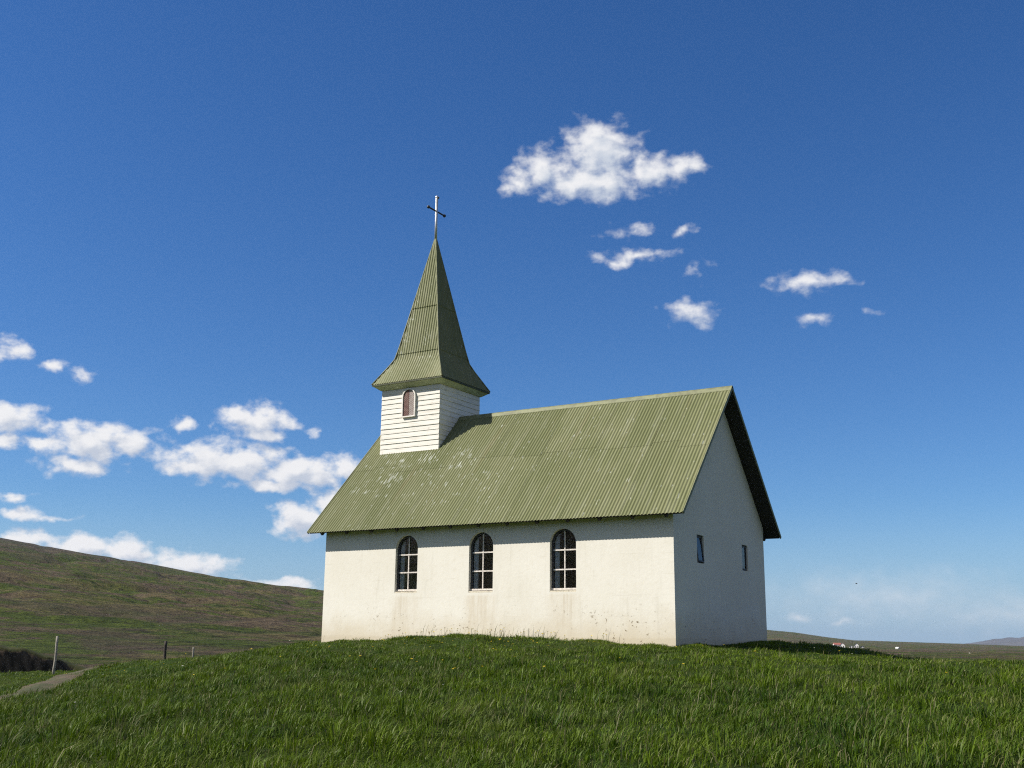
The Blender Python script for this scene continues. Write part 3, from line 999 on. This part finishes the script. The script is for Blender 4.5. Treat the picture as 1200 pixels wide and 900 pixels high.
# arched windows: set back in the wall, slate frame, pale glazing bars
for c, z0, z1 in WIN:
    w = MB().ring(arch(c, z0+0.055, z1, WW), arch(c, z0+0.055+0.04, z1-0.045, WW-0.09), side, 0.085, 0.15)
    win = cpart(w, 'arched_window', MT['frame'])
    cpart(MB().plate(arch(c, z0+0.095, z1-0.045, WW-0.09), side, 0.122, 0.128), 'pane', MT['glass'], win)
    hh = z1-z0
    cu = MB()  # pale strip added behind the pane, stands in for the lit inner reveal
    nf = 7
    for kk in range(nf):
        ua = c-WW/2+0.005+0.165*kk/nf; ub = c-WW/2+0.005+0.165*(kk+1)/nf
        hgt = lambda u: z1-WW/2+math.sqrt(max(0.0, (WW/2)**2-(u-c)**2))-0.012
        da, db = (0.158, 0.176) if kk % 2 == 0 else (0.176, 0.158)
        cu.add([(ua, da, z0+0.10), (ub, db, z0+0.10), (ub, db, hgt(ub)), (ua, da, hgt(ua)), (ua, da+0.004, z0+0.10), (ub, db+0.004, z0+0.10), (ub, db+0.004, hgt(ub)), (ua, da+0.004, hgt(ua))],
               [(0, 1, 2, 3), (7, 6, 5, 4), (0, 4, 5, 1), (1, 5, 6, 2), (2, 6, 7, 3), (3, 7, 4, 0)])
    cpart(cu, 'brightening_panel', MT['panel'], win)
    for frac in (0.335, 0.645):
        zz = z1-frac*hh
        cpart(MB().box(c-WW/2+0.047, c+WW/2-0.047, 0.090, 0.119, zz-0.016, zz+0.016), 'transom', MT['bar'], win)
    zt = z1-0.335*hh
    mu = MB().box(c-0.014, c+0.014, 0.093, 0.120, z0+0.097, zt-0.018)
    mu.box(c-0.014, c+0.014, 0.093, 0.120, zt+0.018, z1-0.047)
    cpart(mu, 'mullion', MT['bar'], win)
    cpart(MB().box(c-WW/2+0.003, c+WW/2-0.003, 0.06, 0.15, z0+0.052, z0+0.093), 'bottom_rail', MT['bar'], win)
    sb = MB()
    sb.add([(c-WW/2+0.002, 0.004, z0+0.002), (c+WW/2-0.002, 0.004, z0+0.002), (c+WW/2-0.002, 0.2, z0+0.002), (c-WW/2+0.002, 0.2, z0+0.002),
            (c-WW/2+0.002, 0.004, z0+0.036), (c+WW/2-0.002, 0.004, z0+0.036), (c+WW/2-0.002, 0.2, z0+0.05), (c-WW/2+0.002, 0.2, z0+0.05)],
           [(0, 3, 2, 1), (4, 5, 6, 7), (0, 1, 5, 4), (1, 2, 6, 5), (2, 3, 7, 6), (3, 0, 4, 7)])
    cpart(sb, 'sill', MT['sill'], win)

# small gable windows; the nearer one is ajar, hinged at its top
for i, (a, b_) in enumerate(GW):
    def rect(e): return [(a+e, GZ[0]+e), (b_-e, GZ[0]+e), (b_-e, GZ[1]-e), (a+e, GZ[1]-e)]
    win = cpart(MB().ring(rect(0.001), rect(0.026), gable, 0.04, 0.12), 'small_window', MT['frame'])
    tilt = R(6) if i == 0 else R(0.0)
    def sash_f(u, v, d, tilt=tilt):
        dz = GZ[1]-0.028-v
        dep = 0.045 if tilt else 0.03
        return (-(dep+d)*math.cos(tilt)+dz*math.sin(tilt)+0.0, u, GZ[1]-0.028-dz*math.cos(tilt)-d*math.sin(tilt))
    cpart(MB().ring(rect(0.029), rect(0.058), sash_f, 0.0, 0.035), 'sash', MT['frame'], win)
    cpart(MB().plate(rect(0.058), sash_f, 0.015, 0.020), 'pane', MT['glass'], win)
    cpart(MB().plate(rect(0.005), gable, 0.124, 0.129), 'brightening_panel', MT['panel'], win)  # pale sheet added to brighten the pane, stands in for reflected sky

# steeple: boarded tower
TX0, TX1 = -9.8899, -7.8565
TY0, TY1 = WD/2-1.0119, WD/2+1.0119
ZT = 7.3592


def clad(face):
    """lapped boards of one face as a solid; face(u, z, out)"""
    mbx = MB()
    z = 5.17
    hb = 0.146
    j = 0
    while z < ZT-0.02:
        z2 = min(z+hb, ZT-0.015)
        o0 = 0.022+0.003*math.sin(j*2.3); o1 = 0.006
        mbx.add([face(0, z, o0), face(1, z, o0), face(1, z2, o1), face(0, z2, o1), face(0, z, 0), face(1, z, 0), face(1, z2, 0), face(0, z2, 0)],
                [(0, 1, 2, 3), (4, 7, 6, 5), (0, 4, 5, 1), (1, 5, 6, 2), (2, 6, 7, 3), (3, 7, 4, 0)])
        z = z2; j += 1
    return mbx


core = MB().box(TX0+0.002, TX1-0.002, TY0+0.002, TY1-0.002, 4.9, ZT-0.06)
tower = cpart(core, 'tower', MT['board'])
lx = TX1-TX0; ly = TY1-TY0
c_ = -0.012
faces = [lambda u, z, o: (TX0+c_+u*(lx-2*c_), TY0-o, z), lambda u, z, o: (TX1+o, TY0+0.004+u*(ly-0.008), z),
         lambda u, z, o: (TX1-c_-u*(lx-2*c_), TY1+o, z), lambda u, z, o: (TX0-o, TY1-0.004-u*(ly-0.008), z)]
for fc in faces:
    cpart(clad(fc), 'weatherboard', MT['board'], tower)
# little round-headed shuttered opening
tcx, tz0, tz1, tw = -8.895, 6.36, 7.13, 0.40
tface = lambda u, v, d: (u, TY0-0.052+d, v)
cpart(MB().ring(arch(tcx, tz0-0.035, tz1+0.03, tw+0.07), arch(tcx, tz0, tz1, tw), tface, -0.02, 0.05), 'window_trim', MT['trim'], tower)
cpart(MB().plate(arch(tcx, tz0, tz1, tw), tface, 0.018, 0.03), 'shutter_backing', MT['groove'], tower)


def shutter(sgn, mat):
    """half of a round-headed opening clad in slanting slats"""
    mbx = MB()
    r = tw/2
    def top(u):  # height of the arch above at offset u from centre
        return tz1-r+math.sqrt(max(0, r*r-u*u))
    us = [0.006+(r-0.012)*i/6 for i in range(7)]
    z = tz0-0.25
    while z < tz1:
        for i in range(6):
            u0, u1 = us[i], us[i+1]
            a0_, a1_ = z+u0*1.0, z+u1*1.0
            b0, b1 = a0_+0.05, a1_+0.05
            lo0, lo1 = max(a0_, tz0+0.005), max(a1_, tz0+0.005)
            hi0, hi1 = min(b0, top(u0)-0.004), min(b1, top(u1)-0.004)
            if hi0 > lo0 and hi1 > lo1:
                x0_, x1_ = tcx+sgn*u0, tcx+sgn*u1
                lp = [(x0_, lo0), (x1_, lo1), (x1_, hi1), (x0_, hi0)]
                mbx.plate(lp, tface, 0.004, 0.016)
        z += 0.062
    return mbx


cpart(shutter(-1, MT['shut_red']), 'shutter', MT['shut_red'], tower)['label'] = 'dark red-brown shutter of slanting slats'
cpart(shutter(1, MT['shut_pale']), 'shutter', MT['shut_pale'], tower)['label'] = 'pale worn shutter of slanting slats'

# spire: flared skirt and steep corrugated upper part
TCX, TCY = (TX0+TX1)/2, WD/2
SO = (TX1-TX0)/2+0.2294
SBZ = ZT+0.8088; SB = 0.7706
APZ = ZT+4.7107


def spire_face(k):
    """one of four faces"""
    ang = k*math.pi/2
    out_ = np.array([math.sin(ang), -math.cos(ang), 0.0]); al = np.array([math.cos(ang), math.sin(ang), 0.0])
    vsA = []; qs = []; tn = []; off = 0
    prof_z = np.array([0, 0.30, 0.58, 0.74, 0.82, 0.92, 1.20])
    prof_w = np.array([SO, 1.068, 0.905, 0.815, 0.780, 0.754, 0.694])
    zs = np.concatenate([np.interp(np.linspace(0, 6, 43), np.arange(7), prof_z), np.linspace(1.25, APZ-ZT, 70)])
    zs = np.sort(np.concatenate([zs, [0.95, 0.951, 2.40, 2.401]]))
    top_w = lambda q: 0.694+(0.012-0.694)*(q-1.2)/(APZ-ZT-1.2)
    hw = np.where(zs <= 1.2, np.interp(zs, prof_z, prof_w), top_w(zs))
    lift = np.where(zs < 0.9505, 0.0, np.where(zs < 2.4005, 0.007, 0.014))
    s = np.linspace(-1, 1, 281)
    U = hw[:, None]*s[None, :]
    dw = -np.gradient(hw, zs+np.arange(len(zs))*1e-6)
    nrm = out_[None, :]+np.array([0, 0, 1.0])[None, :]*dw[:, None]
    nrm = nrm/np.linalg.norm(nrm, axis=1)[:, None]
    amp = 0.0105*np.minimum(1, hw/0.10)[:, None]
    dsp = amp*np.cos(2*np.pi*U/PITCH_C)+lift[:, None]
    P = np.array([TCX, TCY, 0])+out_*hw[:, None, None]+al*U[..., None]+np.array([0, 0, 1])*(ZT+zs)[:, None, None]+nrm[:, None, :]*dsp[..., None]
    r_, cc = U.shape
    idx = np.arange(r_*cc).reshape(r_, cc)
    q = np.stack([idx[:-1, :-1], idx[:-1, 1:], idx[1:, 1:], idx[1:, :-1]], -1).reshape(-1, 4)
    tn = np.floor((U+2)/0.7) % 2*0.4+np.where(zs < 0.9505, 0.0, np.where(zs < 2.4005, 0.35, 0.55))[:, None]
    return P.reshape(-1, 3), q, tn.reshape(-1)


V4 = []; Q4 = []; T4 = []; off = 0
for k in range(4):
    v, q, tn = spire_face(k)
    V4.append(v); Q4.append(q+off); T4.append(tn); off += len(v)
spire = link('spire', np_mesh('spire', np.concatenate(V4)-np.array(CH), np.concatenate(Q4), np.concatenate(T4)), MT['spire'], church, True)
hc = MB()
for sx in (-1, 1):
    for sy in (-1, 1):
        hc = MB().tube([(TCX+sx*(SO+0.004), TCY+sy*(SO+0.004), ZT+0.004), (TCX+sx*0.912, TCY+sy*0.912, ZT+0.58), (TCX+sx*0.788, TCY+sy*0.788, ZT+0.82), (TCX+sx*0.70, TCY+sy*0.70, ZT+1.21), (TCX+sx*0.012, TCY+sy*0.012, APZ)], [0.020, 0.020, 0.022, 0.022, 0.018], 8)
        cpart(hc, 'hip_cap', MT['cap'], spire, True)
sf = MB()
sf.box(TCX-SO+0.02, TCX+SO-0.02, TCY-SO+0.02, TCY+SO-0.02, ZT-0.045, ZT-0.012)
cpart(sf, 'soffit', MT['soffit'], spire)
cv = MB()
q0 = [(SO-0.03, ZT-0.05), ((TX1-TX0)/2+0.045, ZT-0.16)]
vs = []
for hw_, zz_ in q0+[(q0[1][0], ZT-0.05)]:
    vs += [(TCX-hw_, TCY-hw_, zz_), (TCX+hw_, TCY-hw_, zz_), (TCX+hw_, TCY+hw_, zz_), (TCX-hw_, TCY+hw_, zz_)]
for k in range(4):
    k2 = (k+1) % 4
    cv.add([vs[k], vs[k2], vs[4+k2], vs[4+k], vs[8+k2], vs[8+k]], [(0, 1, 2, 3), (3, 2, 4, 5), (0, 5, 4, 1), (0, 3, 5), (1, 4, 2)])
cpart(cv, 'cove_moulding', MT['soffit'], spire)
fb = MB()
e = SO-0.005
fb.ring([(TCX-e, TCY-e), (TCX+e, TCY-e), (TCX+e, TCY+e), (TCX-e, TCY+e)], [(TCX-e+0.022, TCY-e+0.022), (TCX+e-0.022, TCY-e+0.022), (TCX+e-0.022, TCY+e-0.022), (TCX-e+0.022, TCY+e-0.022)], lambda u, v, d: (u, v, d), ZT-0.048, ZT-0.008)
cpart(fb, 'fascia', MT['edge'], spire)

# steel cross
cr = MB()
cr.tube([(TCX, TCY, APZ-0.25), (TCX, TCY, APZ+1.33)], 0.042, 12)
cr.ball((TCX, TCY, APZ+1.33), 0.052, 10)
cross = cpart(cr, 'cross', MT['steel'], None, True)
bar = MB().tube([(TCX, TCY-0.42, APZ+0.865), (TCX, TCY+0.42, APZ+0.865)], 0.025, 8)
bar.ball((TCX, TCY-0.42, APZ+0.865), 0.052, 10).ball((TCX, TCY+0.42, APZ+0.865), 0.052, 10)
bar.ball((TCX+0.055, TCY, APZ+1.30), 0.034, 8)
cpart(bar, 'crossbar', MT['iron'], cross, True)  # same metal as the upright, its shade put into a darker colour


# ------------------------------------------------------------------ fence posts
def post(x, y, h, lean, rad, mat, label):
    z = float(ground_z(x, y))
    o = empty('fence_post', (x, y, z))
    pts = []; rads = []
    for i in range(7):
        t = i/6
        pts.append((lean[0]*h*t+0.012*math.sin(5*t+x), lean[1]*h*t+0.012*math.cos(4*t+y), -0.3*(i == 0)+h*t)); rads.append(rad*(1.05-0.18*t+0.04*math.sin(9*t)))
    me = MB().tube(pts, rads, 9)
    bpy.data.objects.remove(o)
    o = me.build('fence_post', mat, None, True)
    o.location = (x, y, z)
    tag(o, label, 'fence post')
    return o


post(-19.72, -0.86, 1.15, (-0.09*0.53, -0.09*-0.85), 0.040, MT['post_pale'], 'pale weathered fence post leaning slightly, standing by the dark bank and dirt track')
post(-30.41, 12.9, 1.2, (0.01, 0.0), 0.07, MT['post_dark'], 'dark upright fence post below the brown slope, between two paler posts')
post(-44.95, 28.12, 0.95, (0.0, 0.0), 0.06, MT['post_pale'], 'short pale fence post half hidden by the grassy flank, nearest the church')
post(-1.6, 35.86, 0.95, (-0.02, 0.0), 0.045, MT['post_pale'], 'thin pale fence post alone on the skyline right of the church')


# ------------------------------------------------------------------ far farm
def house(name, x, y, w, d, hw, hr, rz, wm, rm, label, cat, extra=None):
    z = float(ground_z(x, y))-0.3
    o = empty(name, (x, y, z), rz)
    tag(o, label, cat)
    mb = MB()
    mb.add([(-w/2, -d/2, 0), (w/2, -d/2, 0), (w/2, d/2, 0), (-w/2, d/2, 0), (-w/2, -d/2, hw), (w/2, -d/2, hw), (w/2, d/2, hw), (-w/2, d/2, hw), (0, -d/2, hw+hr), (0, d/2, hw+hr)],
           [(0, 3, 2, 1), (0, 1, 5, 8, 4), (2, 3, 7, 9, 6), (1, 2, 6, 5), (3, 0, 4, 7)])
    mb.build('wall', wm, o)
    rb = MB()
    for s in (-1, 1):
        e = 0.35
        x1, z1 = s*(w/2+e), hw-e*hr/(w/2)
        vs = [(0, -d/2-e, hw+hr+0.08), (x1, -d/2-e, z1+0.08), (x1, d/2+e, z1+0.08), (0, d/2+e, hw+hr+0.08)]
        vs += [(a, b, c+0.22) for a, b, c in vs]
        rb.add(vs, [(0, 3, 2, 1), (4, 5, 6, 7), (0, 1, 5, 4), (1, 2, 6, 5), (2, 3, 7, 6), (3, 0, 4, 7)])
    rb.build('roof', rm, o)
    for wx in (-w*0.24, w*0.24):
        MB().box(wx-0.5, wx+0.5, -d/2-0.06, -d/2-0.01, 1.1, 2.4).build('window', MT['frame'], o)
    return o


RZ = R(20)
house('farmhouse', -366.0, 1325.0, 6.5, 8, 3.4, 1.7, R(-62), MT['farm_white'], MT['farm_red'], 'distant white farmhouse with red roof, left of the white gabled barn', 'house')
house('farmhouse', -358.6, 1321.0, 6.0, 9, 3.0, 2.7, R(14), MT['farm_white'], MT['farm_red'], 'white gable end of the distant red roofed farm wing, right of the long red roof', 'house')
house('barn', -344.5, 1330.0, 5.0, 9, 3.2, 2.7, R(14), MT['farm_white'], MT['farm_grey'], 'taller distant white barn with grey roof and pointed gable, right of the red roofs', 'barn')
house('shed', -350.5, 1329.5, 4.2, 6, 2.4, 1.0, R(14), MT['farm_white'], MT['farm_grey'], 'low distant white shed close to the left of the pointed barn gable', 'shed')
house('shed', -338.7, 1333.0, 4.2, 6, 1.9, 0.9, R(14), MT['farm_white'], MT['farm_grey'], 'low distant white shed close to the right of the pointed barn gable', 'shed')
house('outbuilding', -300.7, 1342.0, 2.8, 4, 1.3, 1.0, R(60), MT['farm_white'], MT['farm_white'], 'lone distant pale outbuilding to the right of the farm buildings', 'outbuilding')

# ------------------------------------------------------------------ bird
bb = MB()
bb.tube([(-0.19, 0, 0.0), (-0.10, 0, 0.015), (0.0, 0, 0.02), (0.1, 0, 0.02), (0.17, 0, 0.03)], [0.012, 0.05, 0.06, 0.045, 0.015], 8)
for s in (-1, 1):
    bb.add([(0.07, 0, 0.04), (-0.07, 0, 0.04), (0.05, s*0.2, 0.11), (-0.08, s*0.19, 0.11), (-0.06, s*0.42, 0.07), (0.07, 0, 0.025), (-0.07, 0, 0.025), (0.05, s*0.2, 0.095), (-0.08, s*0.19, 0.095), (-0.06, s*0.42, 0.06)],
           [(0, 1, 3, 2), (2, 3, 4), (5, 7, 8, 6), (7, 9, 8), (0, 2, 7, 5), (2, 4, 9, 7), (4, 3, 8, 9), (3, 1, 6, 8), (1, 0, 5, 6)])
brd = bb.build('bird', simple_mat('dark_plumage', (0.05, 0.045, 0.04), 0.8), None, True)
brd.location = (-40.21, 170.59, 10.61)
brd.rotation_euler = (0, 0, R(35))
tag(brd, 'tiny dark bird in flight in the sky to the right of the church', 'bird')


# ------------------------------------------------------------------ air
hz = MB().box(-15000, 15000, -15000, 15000, -140, 175).build('haze', None)
hm = bpy.data.materials.new('thin_air'); hm.use_nodes = True
HN = NT(hm.node_tree); HN.n.clear()
ho = HN.new('ShaderNodeOutputMaterial'); pv = HN.new('ShaderNodeVolumePrincipled')
HN.put(pv.inputs['Color'], (0.62, 0.78, 1.0)); HN.put(pv.inputs['Density'], 3.6e-5); HN.put(pv.inputs['Anisotropy'], 0.2)
HN.l.new(pv.outputs[0], ho.inputs['Volume'])
hz.data.materials.append(hm)
tag(hz, kind='stuff')


# ------------------------------------------------------------------ grass
def make_blade_mat():
    mt, M, b, out = mat_new('grass_blades')
    at = M.new('ShaderNodeAttribute', attribute_name='blade').outputs['Vector']
    k, dry, tip = M.xyz(at)
    c = M.mix(k, (0.020, 0.066, 0.001), (0.120, 0.190, 0.004))
    c = M.mix(M.math('MULTIPLY', tip, 0.35), c, (0.125, 0.165, 0.018))
    c = M.mix(dry, c, (0.235, 0.200, 0.115))
    M.put(b.inputs['Base Color'], c); M.put(b.inputs['Roughness'], 0.5); M.put(b.inputs['Specular IOR Level'], 0.18)
    tr = M.new('ShaderNodeBsdfTranslucent'); M.put(tr.inputs[0], c)
    mx = M.new('ShaderNodeMixShader'); M.put(mx.inputs[0], 0.28)
    M.l.new(b.outputs[0], mx.inputs[1]); M.l.new(tr.outputs[0], mx.inputs[2]); M.l.new(mx.outputs[0], out.inputs[0])
    return mt


def church_inside(x, y, m_=0.02):
    return (x > -L-m_) & (x < m_) & (y > -m_) & (y < WD+m_)


def scatter(n, a0, a1, r0, r1, p):
    """points thinning out with distance"""
    a = np.radians(RNG.uniform(a0, a1, n))
    u = RNG.uniform(0, 1, n)
    r = (r0**p+u*(r1**p-r0**p))**(1/p)
    return VX+r*np.cos(a), VY+r*np.sin(a)


def make_grass():
    # uniform fill, tufts, then tall stalks
    fx, fy = scatter(470000, 78, 162, 9.5, 58, 0.8)
    ncl = 5200
    cx, cy = scatter(ncl, 78, 162, 9.5, 55, 0.85)
    per = 46
    ci = np.repeat(np.arange(ncl), per)
    crad = RNG.uniform(0.05, 0.17, ncl)
    ox = RNG.normal(0, 1, ncl*per)*crad[ci]; oy = RNG.normal(0, 1, ncl*per)*crad[ci]
    tx, ty = cx[ci]+ox, cy[ci]+oy
    # rank growth along the foot of the walls
    nw = 26000
    wx = RNG.uniform(-L-0.5, 0.6, nw); wy = -np.abs(RNG.normal(0, 0.32, nw))-0.03
    gx = np.abs(RNG.normal(0, 0.25, 9000))+0.03; gy = RNG.uniform(-0.3, WD+0.5, 9000)
    wx = np.concatenate([wx, gx]); wy = np.concatenate([wy, gy])
    sx, sy = scatter(5500, 78, 162, 9.5, 50, 0.8)
    kx = np.concatenate([RNG.normal(q_, 0.35, m_) for q_, m_ in ((-6.6, 10), (-4.9, 16), (-3.8, 36), (-3.2, 14), (-1.6, 10))])
    ky = -np.abs(RNG.normal(0, 0.25, len(kx)))-0.06
    # tufts that lean over the edges of the track
    ti = RNG.integers(1, len(TRACK)-1, 9000); tt = RNG.random(9000)[:, None]
    tp = TRACK[ti]*(1-tt)+TRACK[np.minimum(ti+1, len(TRACK)-1)]*tt
    to = (0.42+np.abs(RNG.normal(0, 0.5, 9000)))*RNG.choice([-1, 1], 9000)
    wx = np.concatenate([wx, tp[:, 0]+0.83*to]); wy = np.concatenate([wy, tp[:, 1]+0.56*to])
    sx = np.concatenate([sx, kx]); sy = np.concatenate([sy, ky])
    x = np.concatenate([fx, tx, wx, sx]); y = np.concatenate([fy, ty, wy, sy])
    nF, nT, nW_, nS = len(fx), len(tx), len(wx), len(sx)
    n = len(x)
    patch = fbm(x/1.3, y/1.3, 61, 3)
    lush = 0.6*fbm(x/4.0+9, y/4.0, 71, 3)+0.7*fbm(x/0.9, y/0.9, 75, 2)
    h = np.empty(n); lean = RNG.uniform(0.2, 1.05, n); ang = RNG.uniform(0, 2*np.pi, n)
    h[:nF] = RNG.uniform(0.06, 0.16, nF)*(1+1.0*patch[:nF])
    hc_ = np.clip(RNG.gamma(5, 0.038, ncl), 0.08, 0.40)
    h[nF:nF+nT] = hc_[ci]*RNG.uniform(0.55, 1.1, nT)
    ang[nF:nF+nT] = np.arctan2(oy, ox)+RNG.normal(0, 0.5, nT)
    h[nF+nT:nF+nT+nW_] = RNG.uniform(0.08, 0.26, nW_)*(1+0.8*fbm(wx*1.7, wy*0+3, 81, 2))
    h[nF+nT+nW_:] = RNG.uniform(0.22, 0.48, nS)
    lean[nF+nT+nW_:] = RNG.uniform(0.05, 0.45, nS)
    h *= 0.82-0.40*sstep(-9, -1.5, y)
    h[-len(kx):] = RNG.uniform(0.15, 0.48, len(kx))
    h = np.clip(h, 0.04, 0.62)
    r = np.hypot(x-VX, y-VY)
    keep = ~church_inside(x, y) & (track_dist(x, y)+RNG.normal(0, 0.35, n) > np.interp(y, [-6, -2, 3], [0.50, 0.22, 0.0]))
    keep &= ~((x < -10) & (y > 20))
    wdt = RNG.uniform(0.0030, 0.0068, n)*(0.75+r/42)
    wdt[nF+nT+nW_:] *= 0.55
    k = np.clip(0.42+0.95*lush+0.22*sstep(-8, -1, y)+RNG.normal(0, 0.2, n), 0, 1)
    dry = np.clip(RNG.random(n)**9*0.8+np.maximum(0, fbm(x/2.6, y/2.6, 91, 3)*1.7-0.30)*RNG.random(n)*0.6, 0, 0.65)
    dry[nF+nT+nW_:] = RNG.uniform(0.3, 0.95, nS)
    x, y, h, lean, ang, wdt, k, dry = [q_[keep] for q_ in (x, y, h, lean, ang, wdt, k, dry)]
    n = len(x)
    z = ground_z(x, y)-0.012
    # wind has combed them a little to the right
    lx_ = np.cos(ang)*lean+0.16; ly_ = np.sin(ang)*lean+0.10
    px, py = -np.sin(ang+RNG.normal(0, 0.7, n)), np.cos(ang+RNG.normal(0, 0.7, n))
    B = np.stack([x, y, z], -1)
    up = np.array([0, 0, 1.0])
    Ld = np.stack([lx_, ly_, np.zeros(n)], -1)
    Wd_ = np.stack([px, py, np.zeros(n)], -1)*wdt[:, None]
    mid = B+up*(h*0.58)[:, None]+Ld*(h*0.34)[:, None]
    tipz = h*(1-0.22*np.clip(np.hypot(lx_, ly_), 0, 1.2))
    tip = B+up*tipz[:, None]+Ld*h[:, None]
    V = np.stack([B-Wd_, B+Wd_, mid+Wd_*0.8, mid-Wd_*0.8, tip], 1).astype(np.float32)
    me = bpy.data.meshes.new('grass')
    me.vertices.add(n*5); me.vertices.foreach_set('co', V.reshape(-1))
    b0 = (np.arange(n)*5)[:, None]
    loops = (b0+np.array([0, 1, 2, 3, 3, 2, 4])).astype(np.int32)
    me.loops.add(n*7); me.loops.foreach_set('vertex_index', loops.reshape(-1))
    me.polygons.add(n*2)
    ls = (np.arange(n)*7)[:, None]+np.array([0, 4])
    me.polygons.foreach_set('loop_start', ls.reshape(-1).astype(np.int32))
    me.polygons.foreach_set('loop_total', np.tile(np.array([4, 3], dtype=np.int32), n))
    me.update(calc_edges=True)
    at = me.attributes.new('blade', 'FLOAT_VECTOR', 'POINT')
    data = np.zeros((n, 5, 3), np.float32)
    data[:, :, 0] = k[:, None]; data[:, :, 1] = dry[:, None]; data[:, :, 2] = np.array([0, 0, .5, .5, 1.0])
    at.data.foreach_set('vector', data.reshape(-1))
    o = link('grass', me, make_blade_mat())
    tag(o, 'long green grass with paler stalks covering the mound around the church', 'grass', kind='stuff')


make_grass()


# ------------------------------------------------------------------ wild flowers dotted through the grass
def flower_mesh(name, mat):
    mb = MB()
    mb.tube([(0, 0, 0), (0.01, 0.004, 0.12), (0.012, 0.01, 0.20)], [0.003, 0.0028, 0.0025], 5)
    stem_faces = len(mb.f)
    mb.ball((0.012, 0.01, 0.205), 0.010, 6)
    for k in range(6):
        t = k*math.pi/3
        c, s = math.cos(t), math.sin(t)
        mb.add([(0.012+0.006*c, 0.01+0.006*s, 0.203), (0.012+0.021*c-0.011*s, 0.01+0.021*s+0.011*c, 0.213), (0.012+0.030*c, 0.01+0.030*s, 0.217), (0.012+0.021*c+0.011*s, 0.01+0.021*s-0.011*c, 0.213)], [(0, 1, 2, 3)])
    me = pymesh(name, mb.v, mb.f)
    me.materials.append(mat); me.materials.append(MT['stem'])
    for i, p in enumerate(me.polygons):
        p.material_index = 1 if i < stem_faces else 0
    return me


MT['stem'] = simple_mat('flower_stem', (0.05, 0.09, 0.015), 0.7)
ym = flower_mesh('yellow_wildflower', simple_mat('yellow_petals', (0.78, 0.58, 0.03), 0.6, 0, 0.1, 30))
wm = flower_mesh('white_wildflower', simple_mat('white_petals', (0.80, 0.78, 0.70), 0.6, 0, 0.1, 30))


def plant_flowers(name, me, pts, label, cat, group):
    for (x, y) in pts:
        if church_inside(x, y, 0.1): continue
        o = bpy.data.objects.new(name, me)
        COL.objects.link(o)
        s = random.uniform(0.5, 0.85)
        o.location = (x, y, float(ground_z(x, y))+random.uniform(0.02, 0.08))
        o.scale = (s, s, s)
        o.rotation_euler = (random.uniform(-0.2, 0.2), random.uniform(-0.2, 0.2), random.uniform(0, 6.28))
        tag(o, label, cat, group)


ypts = [(random.uniform(-6.5, -0.8), -abs(random.gauss(0, 1.7))-0.9) for _ in range(95)]
ypts += [(random.gauss(-3, 4), -abs(random.gauss(0, 4))-1.5) for _ in range(55)]
fx_, fy_ = scatter(24, 96, 146, 14, 34, 1.2)
ypts += list(zip(fx_.tolist(), fy_.tolist()))
plant_flowers('yellow_wildflower', ym, ypts, 'small yellow wildflower in the grass of the mound', 'flower', 'yellow wildflowers dotted in the grass')
fx_, fy_ = scatter(22, 98, 144, 14, 36, 1.0)
plant_flowers('white_wildflower', wm, list(zip(fx_.tolist(), fy_.tolist())), 'small white wildflower in the grass of the mound', 'flower', 'white wildflowers dotted in the grass')
